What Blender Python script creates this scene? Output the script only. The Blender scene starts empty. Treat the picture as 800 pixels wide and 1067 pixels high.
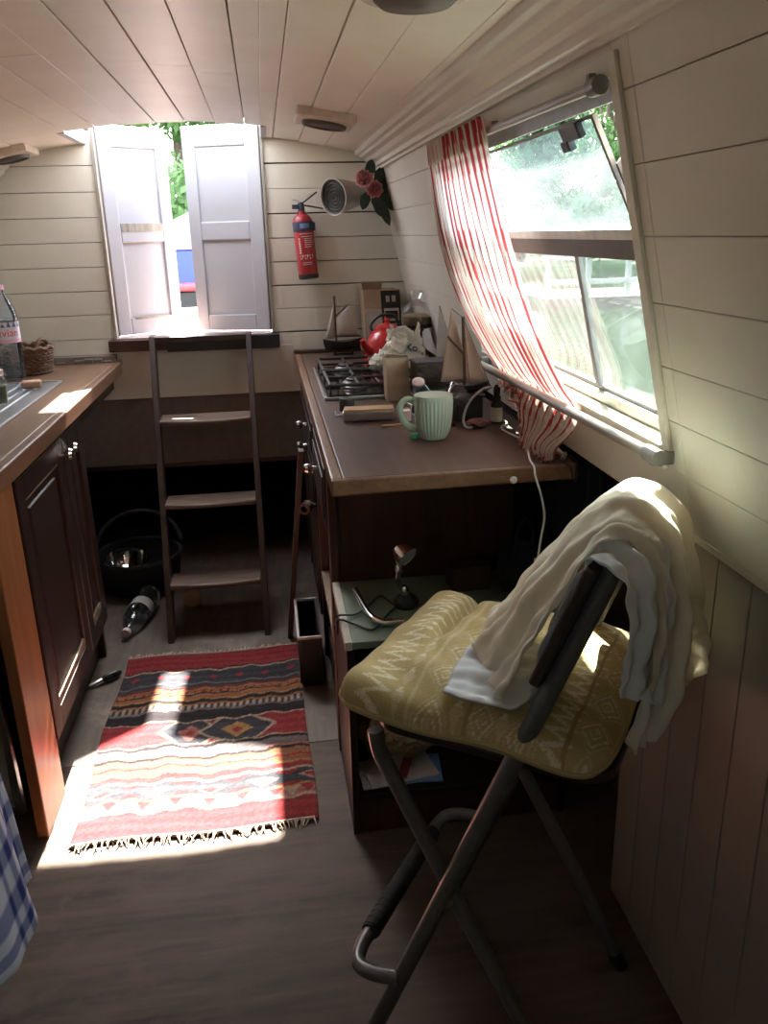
import bpy, bmesh, math, random
from mathutils import Vector, Matrix
random.seed(7)
SC = bpy.context.scene
COL = SC.collection
PI = math.pi

# ------------------------------------------------------------------ materials
def nodes(name):
    m = bpy.data.materials.new(name); m.use_nodes = True
    nt = m.node_tree
    b = nt.nodes['Principled BSDF']
    return m, nt, b

def lnk(nt, a, b): nt.links.new(a, b)

def mix_rgb(nt, fac, a, b, mode='MIX'):
    n = nt.nodes.new('ShaderNodeMix'); n.data_type = 'RGBA'; n.blend_type = mode
    for sock, val in ((n.inputs[0], fac), (n.inputs[6], a), (n.inputs[7], b)):
        if hasattr(val, 'is_output'): lnk(nt, val, sock)
        elif isinstance(val, (int, float)): sock.default_value = val
        else: sock.default_value = (*val[:3], 1)
    return n.outputs[2]

def noise(nt, scale, detail=4, rough=.6, stretch=None, dist=0):
    tc = nt.nodes.new('ShaderNodeTexCoord'); mp = nt.nodes.new('ShaderNodeMapping')
    lnk(nt, tc.outputs['Object'], mp.inputs['Vector'])
    if stretch: mp.inputs['Scale'].default_value = stretch
    n = nt.nodes.new('ShaderNodeTexNoise')
    n.inputs['Scale'].default_value = scale; n.inputs['Detail'].default_value = detail
    n.inputs['Roughness'].default_value = rough; n.inputs['Distortion'].default_value = dist
    lnk(nt, mp.outputs[0], n.inputs['Vector'])
    return n.outputs['Fac']

def ramp(nt, fac, stops):
    r = nt.nodes.new('ShaderNodeValToRGB')
    while len(r.color_ramp.elements) < len(stops): r.color_ramp.elements.new(.5)
    for e, (p, c) in zip(r.color_ramp.elements, stops):
        e.position = p; e.color = (*c, 1) if len(c) == 3 else c
    lnk(nt, fac, r.inputs[0])
    return r.outputs[0]

def bump(nt, b, h, strength=.3, dist=.002):
    n = nt.nodes.new('ShaderNodeBump'); n.inputs['Strength'].default_value = strength
    n.inputs['Distance'].default_value = dist
    lnk(nt, h, n.inputs['Height']); lnk(nt, n.outputs[0], b.inputs['Normal'])

def plain(name, col, rough=.5, metal=0, var=.12, scale=30, bmp=0, spec=None, coat=0):
    m, nt, b = nodes(name)
    f = noise(nt, scale)
    lo = tuple(c*(1-var) for c in col); hi = tuple(min(1, c*(1+var)) for c in col)
    c = ramp(nt, f, [(.3, lo), (.7, hi)])
    lnk(nt, c, b.inputs['Base Color'])
    b.inputs['Roughness'].default_value = rough; b.inputs['Metallic'].default_value = metal
    if spec is not None: b.inputs['Specular IOR Level'].default_value = spec
    if coat: b.inputs['Coat Weight'].default_value = coat
    if bmp: bump(nt, b, f, bmp)
    return m

def wood(name, dark, light, axis='y', rough=.45, scale=14, bmp=.15, coat=0, wear=None, spec=None):
    m, nt, b = nodes(name)
    st = {'x': (.12, 1, 1), 'y': (1, .12, 1), 'z': (1, 1, .12)}[axis]
    f = noise(nt, scale, 6, .65, st, .6)
    f2 = noise(nt, scale*5, 3, .6, st)
    c = ramp(nt, f, [(.25, dark), (.5, tuple((a+b2)/2 for a, b2 in zip(dark, light))), (.75, light)])
    c = mix_rgb(nt, .35, c, ramp(nt, f2, [(.3, dark), (.7, light)]))
    if wear:
        wf = noise(nt, 5, 5, .7, None, .3)
        msk = ramp(nt, wf, [(.52, (0, 0, 0)), (.66, (1, 1, 1))])
        c = mix_rgb(nt, msk, c, wear)
    lnk(nt, c, b.inputs['Base Color'])
    b.inputs['Roughness'].default_value = rough
    if spec is not None: b.inputs['Specular IOR Level'].default_value = spec
    if coat: b.inputs['Coat Weight'].default_value = coat; b.inputs['Coat Roughness'].default_value = .25
    bump(nt, b, f2, bmp, .001)
    return m

def paint(name, col, dirt, amount=.35, rough=.55):
    m, nt, b = nodes(name)
    f = noise(nt, 3.5, 6, .7)
    f2 = noise(nt, 40, 3, .6)
    c = ramp(nt, f, [(.35, col), (.75, tuple(a*(1-amount)+d*amount for a, d in zip(col, dirt)))])
    spk = ramp(nt, f2, [(.72, (0, 0, 0)), (.78, (1, 1, 1))])
    c2 = mix_rgb(nt, spk, c, tuple(.8*a+.2*d for a, d in zip(col, dirt)))
    lnk(nt, c2, b.inputs['Base Color']); b.inputs['Roughness'].default_value = rough
    bump(nt, b, f2, .12, .001)
    return m

def attr_mat(name, rough=.9, transl=0, bmp=0, sheen=0, scale=300):
    m, nt, b = nodes(name)
    a = nt.nodes.new('ShaderNodeAttribute'); a.attribute_name = 'Col'
    f = noise(nt, scale, 2)
    c = mix_rgb(nt, .25, a.outputs['Color'], mix_rgb(nt, 1, a.outputs['Color'], ramp(nt, f, [(.3, (.55,)*3), (.7, (1,)*3)]), 'MULTIPLY'))
    lnk(nt, c, b.inputs['Base Color']); b.inputs['Roughness'].default_value = rough
    b.inputs['Specular IOR Level'].default_value = .15
    if sheen: b.inputs['Sheen Weight'].default_value = sheen
    if bmp: bump(nt, b, f, bmp, .001)
    if transl:
        t = nt.nodes.new('ShaderNodeBsdfTranslucent'); lnk(nt, c, t.inputs['Color'])
        mx = nt.nodes.new('ShaderNodeMixShader'); mx.inputs[0].default_value = transl
        out = nt.nodes['Material Output']
        lnk(nt, b.outputs[0], mx.inputs[1]); lnk(nt, t.outputs[0], mx.inputs[2]); lnk(nt, mx.outputs[0], out.inputs['Surface'])
    return m

def cloth_mat(name, col, transl=.3, scale=260):
    m, nt, b = nodes(name)
    f = noise(nt, scale, 2); g = noise(nt, 9, 4)
    c = ramp(nt, g, [(.3, tuple(.88*x for x in col)), (.7, col)])
    lnk(nt, c, b.inputs['Base Color']); b.inputs['Roughness'].default_value = .95
    b.inputs['Specular IOR Level'].default_value = .1
    bump(nt, b, f, .25, .001)
    t = nt.nodes.new('ShaderNodeBsdfTranslucent'); lnk(nt, c, t.inputs['Color'])
    mx = nt.nodes.new('ShaderNodeMixShader'); mx.inputs[0].default_value = transl
    lnk(nt, b.outputs[0], mx.inputs[1]); lnk(nt, t.outputs[0], mx.inputs[2])
    lnk(nt, mx.outputs[0], nt.nodes['Material Output'].inputs['Surface'])
    return m

def glass_mat(name, tint=(.85, .93, .9), haze=.2, streak=None, rough=.02, gloss=.1):
    """thin pane: clear transmission, a dusty scattering film, a mirror-like sheen"""
    m, nt, b = nodes(name)
    tr = nt.nodes.new('ShaderNodeBsdfTransparent'); tr.inputs[0].default_value = (*tint, 1)
    df = nt.nodes.new('ShaderNodeBsdfDiffuse'); df.inputs[0].default_value = (.8, .83, .82, 1)
    tl = nt.nodes.new('ShaderNodeBsdfTranslucent'); tl.inputs[0].default_value = (.85, .9, .9, 1)
    m1 = nt.nodes.new('ShaderNodeMixShader'); m1.inputs[0].default_value = .85
    lnk(nt, df.outputs[0], m1.inputs[1]); lnk(nt, tl.outputs[0], m1.inputs[2])
    m2 = nt.nodes.new('ShaderNodeMixShader')
    f = noise(nt, 6, 5, .7, streak, .4)
    h = ramp(nt, f, [(.3, (haze*.55,)*3), (.72, (min(1, haze*1.7),)*3)])
    lnk(nt, h, m2.inputs[0]); lnk(nt, tr.outputs[0], m2.inputs[1]); lnk(nt, m1.outputs[0], m2.inputs[2])
    gl = nt.nodes.new('ShaderNodeBsdfGlossy'); gl.inputs['Roughness'].default_value = rough
    m3 = nt.nodes.new('ShaderNodeMixShader')
    fr = nt.nodes.new('ShaderNodeFresnel'); fr.inputs[0].default_value = 1.5
    mul = nt.nodes.new('ShaderNodeMath'); mul.operation = 'MULTIPLY'; mul.inputs[1].default_value = gloss*10
    lnk(nt, fr.outputs[0], mul.inputs[0]); lnk(nt, mul.outputs[0], m3.inputs[0])
    lnk(nt, m2.outputs[0], m3.inputs[1]); lnk(nt, gl.outputs[0], m3.inputs[2])
    lnk(nt, m3.outputs[0], nt.nodes['Material Output'].inputs['Surface'])
    return m

def clear_plastic(name, tint=(.9, .93, .95)):
    return glass_mat(name, tint, .10, None, .06, .12)

M = {}
M['wall'] = paint('cream_wall_paint', (.73, .695, .60), (.48, .40, .31), .30, .55)
M['ceil'] = paint('cream_ceiling_paint', (.90, .86, .745), (.60, .48, .36), .30, .40)
M['gap'] = plain('board_gap_shadow_felt', (.22, .18, .15), .9)  # dark brown backing that shows in the joints
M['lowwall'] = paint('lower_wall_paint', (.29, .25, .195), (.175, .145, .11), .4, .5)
M['doorpaint'] = paint('white_gloss_door_paint', (.44, .44, .47), (.34, .31, .30), .35, .35)
M['oldpaint'] = wood('peeling_old_paint_timber', (.10, .075, .05), (.5, .45, .38), 'z', .8, 20, .5)
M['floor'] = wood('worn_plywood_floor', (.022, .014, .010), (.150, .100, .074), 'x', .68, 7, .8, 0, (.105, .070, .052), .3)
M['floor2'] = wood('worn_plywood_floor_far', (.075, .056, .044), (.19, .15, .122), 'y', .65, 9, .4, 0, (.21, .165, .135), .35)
M['top'] = wood('dark_worktop_wood', (.040, .020, .014), (.115, .062, .042), 'y', .45, 9, .12, 0, None, .35)
M['topedge'] = wood('worn_worktop_edge', (.075, .032, .017), (.24, .12, .062), 'y', .4, 16, .2)
M['ltop'] = wood('left_worktop_wood', (.085, .045, .025), (.22, .125, .072), 'y', .45, 10, .12, 0, None, .35)
M['dark'] = wood('dark_stained_wood', (.012, .006, .0045), (.036, .017, .011), 'z', .4, 14, .15)
M['darkred'] = wood('dark_red_brown_panel', (.028, .011, .007), (.085, .034, .021), 'z', .42, 10, .1)
M['orange'] = wood('varnished_orange_pine', (.15, .048, .018), (.36, .145, .055), 'z', .36, 8, .08, .2)
M['ladder'] = wood('dark_ladder_wood', (.020, .011, .008), (.060, .034, .023), 'z', .45, 15, .2)
M['tread'] = wood('worn_ladder_tread', (.040, .024, .017), (.24, .17, .13), 'x', .35, 15, .3)
M['line'] = plain('scraped_moulding_highlight', (.30, .22, .16), .35)  # pale colour standing in for light on mouldings and shelf edge
M['steel'] = plain('brushed_steel', (.55, .55, .54), .28, 1, .1)
M['chrome'] = plain('chrome', (.80, .80, .80), .08, 1, .03)
M['tube'] = plain('grey_enamelled_tube', (.145, .135, .13), .38, .35, .15, 60)
M['black'] = plain('black_plastic', (.015, .015, .016), .4)
M['blackgloss'] = plain('black_glass', (.010, .010, .011), .08)
M['blackrub'] = plain('black_rubber', (.02, .02, .02), .8)
M['alu'] = plain('window_aluminium', (.22, .21, .205), .45, .5, .15)
M['alulight'] = plain('pale_window_aluminium', (.55, .53, .49), .4, .3, .15)
M['brownbar'] = plain('brown_window_bar', (.11, .085, .075), .5, .2)
M['pane'] = glass_mat('dusty_window_glass', (.92, .98, .94), .030, (1, 1, .6), .02, .06)
M['pane2'] = glass_mat('streaky_hopper_glass', (.84, .95, .95), .040, (1, .35, 2.2), .05, .022)
M['pole'] = wood('grey_worn_curtain_pole', (.17, .14, .125), (.42, .37, .33), 'y', .35, 20, .2)
M['cushion'] = attr_mat('ikat_cotton', .9, 0, .35, .1)
M['rug'] = attr_mat('kilim_wool', 1, 0, .8)
M['curtain'] = attr_mat('striped_cotton', .9, .42, .15)
M['check'] = attr_mat('checked_cotton', .95, .1, .2)
M['fringe'] = plain('rug_fringe', (.45, .36, .28), .95)
M['cream'] = cloth_mat('cream_muslin', (.90, .82, .71), .34)
M['white'] = cloth_mat('white_cotton', (.78, .77, .78), .25)
M['red'] = plain('red_enamel', (.52, .022, .025), .25, 0, .1, 20, 0, None, .3)
M['extred'] = plain('extinguisher_red', (.38, .03, .035), .35)
M['band'] = plain('dark_blue_grey_band', (.045, .055, .085), .5)
M['label'] = plain('pale_print', (.70, .58, .55), .6)
M['bluelabel'] = plain('blue_print', (.20, .32, .55), .6)
M['mug'] = plain('celadon_glaze', (.47, .58, .47), .18, 0, .04, 10, 0, None, .3)
M['mugin'] = plain('celadon_glaze_inside', (.42, .53, .42), .2)
M['kraft'] = plain('kraft_card', (.42, .31, .21), .85, 0, .12, 18, .2)
M['greycard'] = plain('pale_grey_card', (.50, .48, .45), .7)
M['paperbag'] = plain('white_flour_paper', (.80, .75, .66), .8, 0, .08, 12, .3)
M['brownpaper'] = plain('brown_paper', (.36, .235, .125), .85, 0, .2, 20, .4)
M['ink'] = plain('dark_ink', (.02, .018, .016), .7)
M['coffee'] = plain('coffee_grounds', (.30, .21, .13), .9, 0, .3, 200, .6)
M['glassjar'] = glass_mat('clear_jar_glass', (.97, .96, .93), .08, None, .04, .05)
M['pet'] = clear_plastic('clear_pet_bottle', (.86, .91, .96))
M['water'] = glass_mat('bottled_water', (.78, .86, .93), .08, None, .03, .12)
M['evlabel'] = plain('bottle_label_film', (.74, .72, .78), .4, 0, .05)
M['evred'] = plain('bottle_label_red', (.75, .05, .10), .5)
M['evpink'] = plain('bottle_label_pink', (.80, .45, .55), .5)
M['evblue'] = plain('bottle_label_blue', (.10, .14, .32), .5)
M['wicker'] = wood('wicker', (.05, .025, .012), (.22, .12, .06), 'x', .6, 40, .5)
M['sail'] = cloth_mat('aged_sail_cloth', (.50, .43, .36), .30)
M['sail2'] = cloth_mat('pale_sail_cloth', (.62, .56, .50), .25)
M['hull'] = plain('dark_model_hull', (.018, .020, .022), .4)
M['mast'] = wood('model_mast', (.05, .03, .02), (.14, .09, .06), 'z', .6, 30, .2)
M['tinwood'] = wood('pale_tin_lid_wood', (.34, .20, .09), (.62, .42, .24), 'x', .5, 25, .1)
M['pinktin'] = plain('dull_tin', (.30, .25, .24), .3, .7, .1)
M['clearbox'] = clear_plastic('clear_box_plastic', (.78, .72, .67))
M['navy'] = plain('dark_blue_plastic', (.018, .030, .042), .25)
M['silverlamp'] = plain('satin_silver_shade', (.46, .43, .39), .35, .6, .08)
M['lampin'] = plain('dark_lamp_grille', (.06, .06, .05), .5)
M['rose'] = plain('faded_pink_silk', (.62, .27, .26), .8, 0, .2, 60)
M['rose2'] = plain('deep_pink_silk', (.55, .20, .20), .8, 0, .2, 60)
M['leaf'] = plain('dark_silk_leaf', (.022, .050, .028), .6, 0, .3, 60)
M['ventpaint'] = plain('aged_vent_paint', (.64, .56, .47), .5)
M['ventdark'] = plain('dark_vent_mesh', (.11, .09, .075), .6)
M['whitecable'] = plain('white_cable', (.70, .68, .64), .5)
M['greycable'] = plain('grey_cable', (.30, .30, .31), .5)
M['greentop'] = plain('pale_green_laminate', (.185, .225, .155), .5, 0, .06)
M['greenedge'] = plain('chipped_cream_edge', (.50, .48, .38), .6, 0, .15)
M['amber'] = plain('dark_bottle_glass', (.020, .028, .035), .12)
M['lab'] = plain('cream_bottle_label', (.42, .38, .30), .6)
M['fig'] = plain('red_brown_clutter', (.16, .06, .045), .6, 0, .3, 60)
M['greenbit'] = plain('bright_green_plastic', (.06, .42, .20), .4)
M['led'] = plain('frosted_lamp_lens', (.62, .62, .60), .4)
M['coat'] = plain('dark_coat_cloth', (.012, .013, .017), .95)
M['lining'] = plain('dull_hull_lining', (.11, .085, .07), .8)
M['tray'] = plain('steel_drainer', (.50, .53, .56), .3, .85, .1, 40)
M['sponge'] = plain('peach_sponge', (.58, .38, .28), .95, 0, .15, 60, .4)
M['void'] = plain('engine_space_dark', (.012, .010, .009), .95)
M['grass'] = plain('bank_grass', (.045, .085, .028), .9, 0, .4, 4, .5)
M['leafA'] = plain('tree_leaf_bright', (.11, .21, .07), .6, 0, .45, 1.5)
M['leafB'] = plain('tree_leaf_deep', (.06, .12, .05), .6, 0, .45, 1.5)
M['bark'] = plain('tree_bark', (.07, .05, .035), .9, 0, .3, 20, .5)
M['deck'] = plain('sunlit_deck_paint', (.50, .37, .34), .7, 0, .1, 10)
M['rope'] = plain('coiled_rope', (.30, .24, .15), .9)
M['bluehull'] = plain('blue_cabin_paint', (.018, .055, .33), .35)
M['boatwhite'] = plain('white_cabin_roof', (.30, .30, .31), .5)
M['boatred'] = plain('red_gunwale', (.42, .06, .07), .5)
M['fence'] = plain('white_fence_paint', (.28, .28, .27), .6)
def _leafmat(m):
    nt = m.node_tree; b = nt.nodes['Principled BSDF']
    t = nt.nodes.new('ShaderNodeBsdfTranslucent'); src = b.inputs['Base Color'].links[0].from_socket
    lnk(nt, src, t.inputs['Color'])
    mx = nt.nodes.new('ShaderNodeMixShader'); mx.inputs[0].default_value = .45
    lnk(nt, b.outputs[0], mx.inputs[1]); lnk(nt, t.outputs[0], mx.inputs[2])
    lnk(nt, mx.outputs[0], nt.nodes['Material Output'].inputs['Surface'])
_leafmat(M['leafA']); _leafmat(M['leafB'])
m, nt, b = nodes('canal_water'); M['canal'] = m
b.inputs['Base Color'].default_value = (.016, .024, .014, 1); b.inputs['Roughness'].default_value = .12; b.inputs['Specular IOR Level'].default_value = .10
bump(nt, b, noise(nt, 2.2, 3, .5, (1, .35, 1)), .12, .03)

# ------------------------------------------------------------------ mesh building
def rootloc(p):
    v = Vector((0, 0, 0))
    while p is not None: v += p.location; p = p.parent
    return v

class MB:
    def __init__(s): s.v = []; s.f = []; s.m = []; s.c = {}
    def add(s, vs, fs, m=0, cols=None):
        n = len(s.v); s.v += [Vector(v) for v in vs]
        for k, f in enumerate(fs):
            s.f.append([n+i for i in f]); s.m.append(m[k] if isinstance(m, list) else m)
        if cols:
            for i, c in enumerate(cols): s.c[n+i] = c
        return s
    def box(s, x0, x1, y0, y1, z0, z1, m=0):
        x0, x1 = min(x0, x1), max(x0, x1); y0, y1 = min(y0, y1), max(y0, y1); z0, z1 = min(z0, z1), max(z0, z1)
        return s.hexa([(x0,y0,z0),(x1,y0,z0),(x1,y1,z0),(x0,y1,z0),(x0,y0,z1),(x1,y0,z1),(x1,y1,z1),(x0,y1,z1)], m)
    def hexa(s, p, m=0):
        return s.add(p, [(0,3,2,1),(4,5,6,7),(0,1,5,4),(1,2,6,5),(2,3,7,6),(3,0,4,7)], m)
    def obox(s, c, ax, ay, az, m=0):
        """box by centre and three half-axis vectors"""
        c, ax, ay, az = map(Vector, (c, ax, ay, az))
        if ax.cross(ay).dot(az) < 0: ax = -ax
        return s.hexa([c-ax-ay-az, c+ax-ay-az, c+ax+ay-az, c-ax+ay-az, c-ax-ay+az, c+ax-ay+az, c+ax+ay+az, c-ax+ay+az], m)
    def tube(s, pts, r, n=10, m=0, cap=True, flat=1):
        pts = [Vector(p) for p in pts]; R = r if isinstance(r, (list, tuple)) else [r]*len(pts)
        t0 = (pts[1]-pts[0]).normalized()
        up = Vector((0, 0, 1)) if abs(t0.z) < .9 else Vector((1, 0, 0))
        a = t0.cross(up).normalized(); rings = []
        for i, p in enumerate(pts):
            t = (pts[min(i+1, len(pts)-1)]-pts[max(i-1, 0)]).normalized()
            a = (a - t*a.dot(t)).normalized(); b = t.cross(a)
            rings.append([p + R[i]*(math.cos(2*PI*k/n)*a + math.sin(2*PI*k/n)*b*flat) for k in range(n)])
        vs = [v for rg in rings for v in rg]; fs = []
        for i in range(len(rings)-1):
            for k in range(n):
                fs.append((i*n+k, i*n+(k+1) % n, (i+1)*n+(k+1) % n, (i+1)*n+k))
        if cap: fs += [tuple(range(n-1, -1, -1)), tuple((len(rings)-1)*n+k for k in range(n))]
        return s.add(vs, fs, m)
    def lathe(s, prof, o=(0,0,0), axis=(0,0,1), n=24, m=0, rib=None, cap=True, sx=1):
        """prof: (radius, height) pairs along axis"""
        o = Vector(o); az = Vector(axis).normalized()
        ax = az.cross(Vector((0, 1, 0)) if abs(az.y) < .9 else Vector((1, 0, 0))).normalized(); ay = az.cross(ax)
        vs = []; fs = []
        for r, h in prof:
            for k in range(n):
                a = 2*PI*k/n; rr = r*(rib(a, h) if rib else 1)
                vs.append(o + az*h + (ax*math.cos(a)*sx + ay*math.sin(a))*rr)
        for i in range(len(prof)-1):
            for k in range(n):
                fs.append((i*n+k, i*n+(k+1) % n, (i+1)*n+(k+1) % n, (i+1)*n+k))
        if cap:
            if prof[0][0] > 1e-5: fs.append(tuple(range(n-1, -1, -1)))
            if prof[-1][0] > 1e-5: fs.append(tuple((len(prof)-1)*n+k for k in range(n)))
        return s.add(vs, fs, m)
    def grid(s, P, m=0, cols=None):
        """P[i][j] points"""
        a, b = len(P), len(P[0])
        vs = [p for row in P for p in row]
        fs = [(i*b+j, i*b+j+1, (i+1)*b+j+1, (i+1)*b+j) for i in range(a-1) for j in range(b-1)]
        return s.add(vs, fs, m, [c for row in cols for c in row] if cols else None)
    def extrude(s, prof, ax, d0, d1, m=0):
        """closed 2D profile extruded along axis letter; prof coords are the other two in xyz order"""
        n = len(prof)
        def P(q, d): return {'x': (d, q[0], q[1]), 'y': (q[0], d, q[1]), 'z': (q[0], q[1], d)}[ax]
        vs = [P(q, d0) for q in prof] + [P(q, d1) for q in prof]
        fs = [(k, (k+1) % n, n+(k+1) % n, n+k) for k in range(n)] + [tuple(range(n-1, -1, -1)), tuple(range(n, 2*n))]
        return s.add(vs, fs, m)
    def build(s, name, mats, parent=None, smooth=False, bevel=0, subsurf=0, solid=0, label=None, angle=40, origin=None, fixn=True):
        me = bpy.data.meshes.new(name)
        off = rootloc(parent) if parent else Vector(origin or (0, 0, 0))
        me.from_pydata([v-off for v in s.v], [], s.f)
        if not isinstance(mats, (list, tuple)): mats = [mats]
        for mm in mats: me.materials.append(M[mm] if isinstance(mm, str) else mm)
        for p, k in zip(me.polygons, s.m): p.material_index = k
        if s.c:
            at = me.color_attributes.new('Col', 'FLOAT_COLOR', 'POINT')
            for i in range(len(s.v)): at.data[i].color = (*s.c.get(i, (1, 1, 1)), 1)
        if fixn:
            bm = bmesh.new(); bm.from_mesh(me); bmesh.ops.recalc_face_normals(bm, faces=bm.faces); bm.to_mesh(me); bm.free()
        ob = bpy.data.objects.new(name, me); COL.objects.link(ob)
        if parent: ob.parent = parent
        else: ob.location = off
        if solid:
            md = ob.modifiers.new('solid', 'SOLIDIFY'); md.thickness = solid; md.offset = 0
        if bevel:
            md = ob.modifiers.new('bevel', 'BEVEL'); md.width = bevel; md.segments = 2; md.limit_method = 'ANGLE'; md.angle_limit = math.radians(35)
        if subsurf:
            md = ob.modifiers.new('sub', 'SUBSURF'); md.levels = subsurf; md.render_levels = subsurf
        if smooth:
            for p in me.polygons: p.use_smooth = True
            if not subsurf: me.set_sharp_from_angle(angle=math.radians(angle))
        if label: ob['label'] = label
        return ob

def tag(o, label, cat, group=None, kind=None):
    o['label'] = label; o['category'] = cat
    if group: o['group'] = group
    if kind: o['kind'] = kind
    return o
def thing(name, loc, label, cat, group=None):
    o = bpy.data.objects.new(name, None); o.empty_display_size = .05; COL.objects.link(o); o.location = loc
    return tag(o, label, cat, group)
def struct(o): o['kind'] = 'structure'; return o

def cr(p0, p1, p2, p3, t):
    return .5*((2*p1) + (p2-p0)*t + (2*p0-5*p1+4*p2-p3)*t*t + (3*p1-p0-3*p2+p3)*t**3)
def spline(pts, n):
    pts = [Vector(p) for p in pts]; q = [2*pts[0]-pts[1]] + pts + [2*pts[-1]-pts[-2]]
    out = []; L = len(pts)-1
    for i in range(n+1):
        x = min(i/n*L, L-1e-6); k = int(x); out.append(cr(q[k], q[k+1], q[k+2], q[k+3], x-k))
    return out
def surf(ctrl, nu, nv):
    """smooth grid through control points ctrl[row][col] -> (nu+1) x (nv+1)"""
    rows = [spline(r, nv) for r in ctrl]
    cols = [spline([rows[i][j] for i in range(len(rows))], nu) for j in range(nv+1)]
    return [[cols[j][i] for j in range(nv+1)] for i in range(nu+1)]
def grid_normals(P):
    a, b = len(P), len(P[0]); N = []
    for i in range(a):
        r = []
        for j in range(b):
            du = P[min(i+1, a-1)][j]-P[max(i-1, 0)][j]; dv = P[i][min(j+1, b-1)]-P[i][max(j-1, 0)]
            n = du.cross(dv); r.append(n.normalized() if n.length > 1e-9 else Vector((0, 0, 1)))
        N.append(r)
    return N
def text_mesh(txt, size):
    cu = bpy.data.curves.new('t', 'FONT'); cu.body = txt; cu.size = size; cu.align_x = 'CENTER'; cu.extrude = 0; cu.resolution_u = 4
    ob = bpy.data.objects.new('t', cu); COL.objects.link(ob)
    me = bpy.data.meshes.new_from_object(ob.evaluated_get(bpy.context.evaluated_depsgraph_get()))
    vs = [v.co.copy() for v in me.vertices]; fs = [tuple(p.vertices) for p in me.polygons]
    bpy.data.objects.remove(ob); bpy.data.curves.remove(cu); bpy.data.meshes.remove(me)
    return vs, fs

# ================================================================== THE SETTING
YB = 3.45                      # face of the end bulkhead
YR = -2.7                      # rear of the cabin
TIL = .233                     # inward lean of the cabin sides
XC = -.24                      # centre line of the boat
def W(y, z, off=0):            # point on the right cabin side, 'off' metres into the room
    return Vector((.62-TIL*(z-.914)-off*.974, y, z-off*.227))
def WL(y, z, off=0):
    p = W(y, z, off); return Vector((2*XC-p.x, p.y, p.z))
def cz(x): return 1.724-.18*(x-XC)**2   # underside of the arched roof

def side_boards(mb, f, rects, th=.016, g=.0009):
    for y0, y1, z0, z1 in rects:
        a, b2, c, d = f(y0+g/2, z0+g/2), f(y1-g/2, z0+g/2), f(y1-g/2, z1-g/2), f(y0+g/2, z1-g/2)
        a2, b3, c2, d2 = f(y0+g/2, z0+g/2, -th), f(y1-g/2, z0+g/2, -th), f(y1-g/2, z1-g/2, -th), f(y0+g/2, z1-g/2, -th)
        mb.hexa([a, b2, b3, a2, d, c, c2, d2], 0)

ZL = [.914, 1.006, 1.086, 1.167, 1.257, 1.346, 1.437, 1.527, 1.66]
WIN = (1.16, 2.25, 1.045, 1.547)          # y0 y1 z0 z1 of the galley window
def side_rects(wins, y0, y1, joints):
    """boards of one side cut round its windows"""
    R = []
    for za, zb in zip(ZL[:-1], ZL[1:]):
        js = [y0]+[j for j in joints if y0 < j < y1]+[y1]
        for a, b2 in zip(js[:-1], js[1:]):
            segs = [(a, b2)]
            for (wa, wb, wz0, wz1) in wins:
                if zb <= wz0 or za >= wz1: continue
                ns = []
                for (p, q) in segs:
                    if q <= wa or p >= wb: ns.append((p, q)); continue
                    if p < wa: ns.append((p, wa))
                    if q > wb: ns.append((wb, q))
                    lo, hi = max(p, wa), min(q, wb)
                    if za < wz0-.004: R.append((lo, hi, za, wz0))
                    if zb > wz1+.004: R.append((lo, hi, wz1, zb))
                segs = ns
            R += [(p, q, za, zb) for p, q in segs]
    return R
def backing(mb, f, wins, y0, y1, off=-.017, th=.016):
    ys = sorted({y0, y1, *[w[0] for w in wins], *[w[1] for w in wins]})
    for a, b2 in zip(ys[:-1], ys[1:]):
        w = [w for w in wins if w[0] <= a and w[1] >= b2]
        spans = [(.905, 1.67)] if not w else [(.905, w[0][2]), (w[0][3]+.045, 1.67)]
        for z0, z1 in spans:
            mb.hexa([f(a, z0, off), f(b2, z0, off), f(b2, z0, off-th), f(a, z0, off-th), f(a, z1, off), f(b2, z1, off), f(b2, z1, off-th), f(a, z1, off-th)], 1)

RW = [WIN]
LW = [(-1.3, -.6, 1.10, 1.50)]  # unseen left window, added and sized for fill light
mb = MB(); side_boards(mb, W, side_rects(RW, YR, YB, [1.105])); backing(mb, W, RW, YR, YB)
mb.hexa([(.6235,YR,.90),(.66,YR,.90),(.66,1.365,.90),(.6235,1.365,.90),(.6205,YR,.914),(.66,YR,.914),(.66,1.365,.914),(.6205,1.365,.914)], 0)
struct(mb.build('wall_right', ['wall', 'gap'], bevel=.0015))
mb = MB(); side_boards(mb, WL, side_rects(LW, YR, YB, [1.4])); backing(mb, WL, LW, YR, YB)
struct(mb.build('wall_left', ['wall', 'gap'], bevel=.0015))

# lower right side: upright tongue-and-groove boards up to the gunwale, ending beside the worktop
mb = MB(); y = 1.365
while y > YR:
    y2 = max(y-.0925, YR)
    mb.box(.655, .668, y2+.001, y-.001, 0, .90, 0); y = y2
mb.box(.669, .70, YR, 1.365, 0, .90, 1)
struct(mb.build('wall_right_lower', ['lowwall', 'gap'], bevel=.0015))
# dull hull lining in the recess behind the worktop, and the gunwale above it
mb = MB(); mb.box(.80, .83, 1.365, YB, 0, .88, 0); mb.box(.668, .80, 1.36, 1.38, 0, .88, 1)
mb.box(.640, .86, YR, YB, .902, .9135, 1); mb.box(.70, .86, 1.30, YB, .885, .902, 1); mb.box(.83, .86, 1.30, YB+1, -.03, .91, 1)
struct(mb.build('wall_right_recess', ['lining', 'gap']))
mb = MB(); y = 1.0
mb.box(-1.15, -1.135, YR, YB, 0, .9, 0); mb.box(-1.15, -1.09, YR, YB, .895, .915, 0)
struct(mb.build('wall_left_lower', ['lowwall']))

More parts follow.
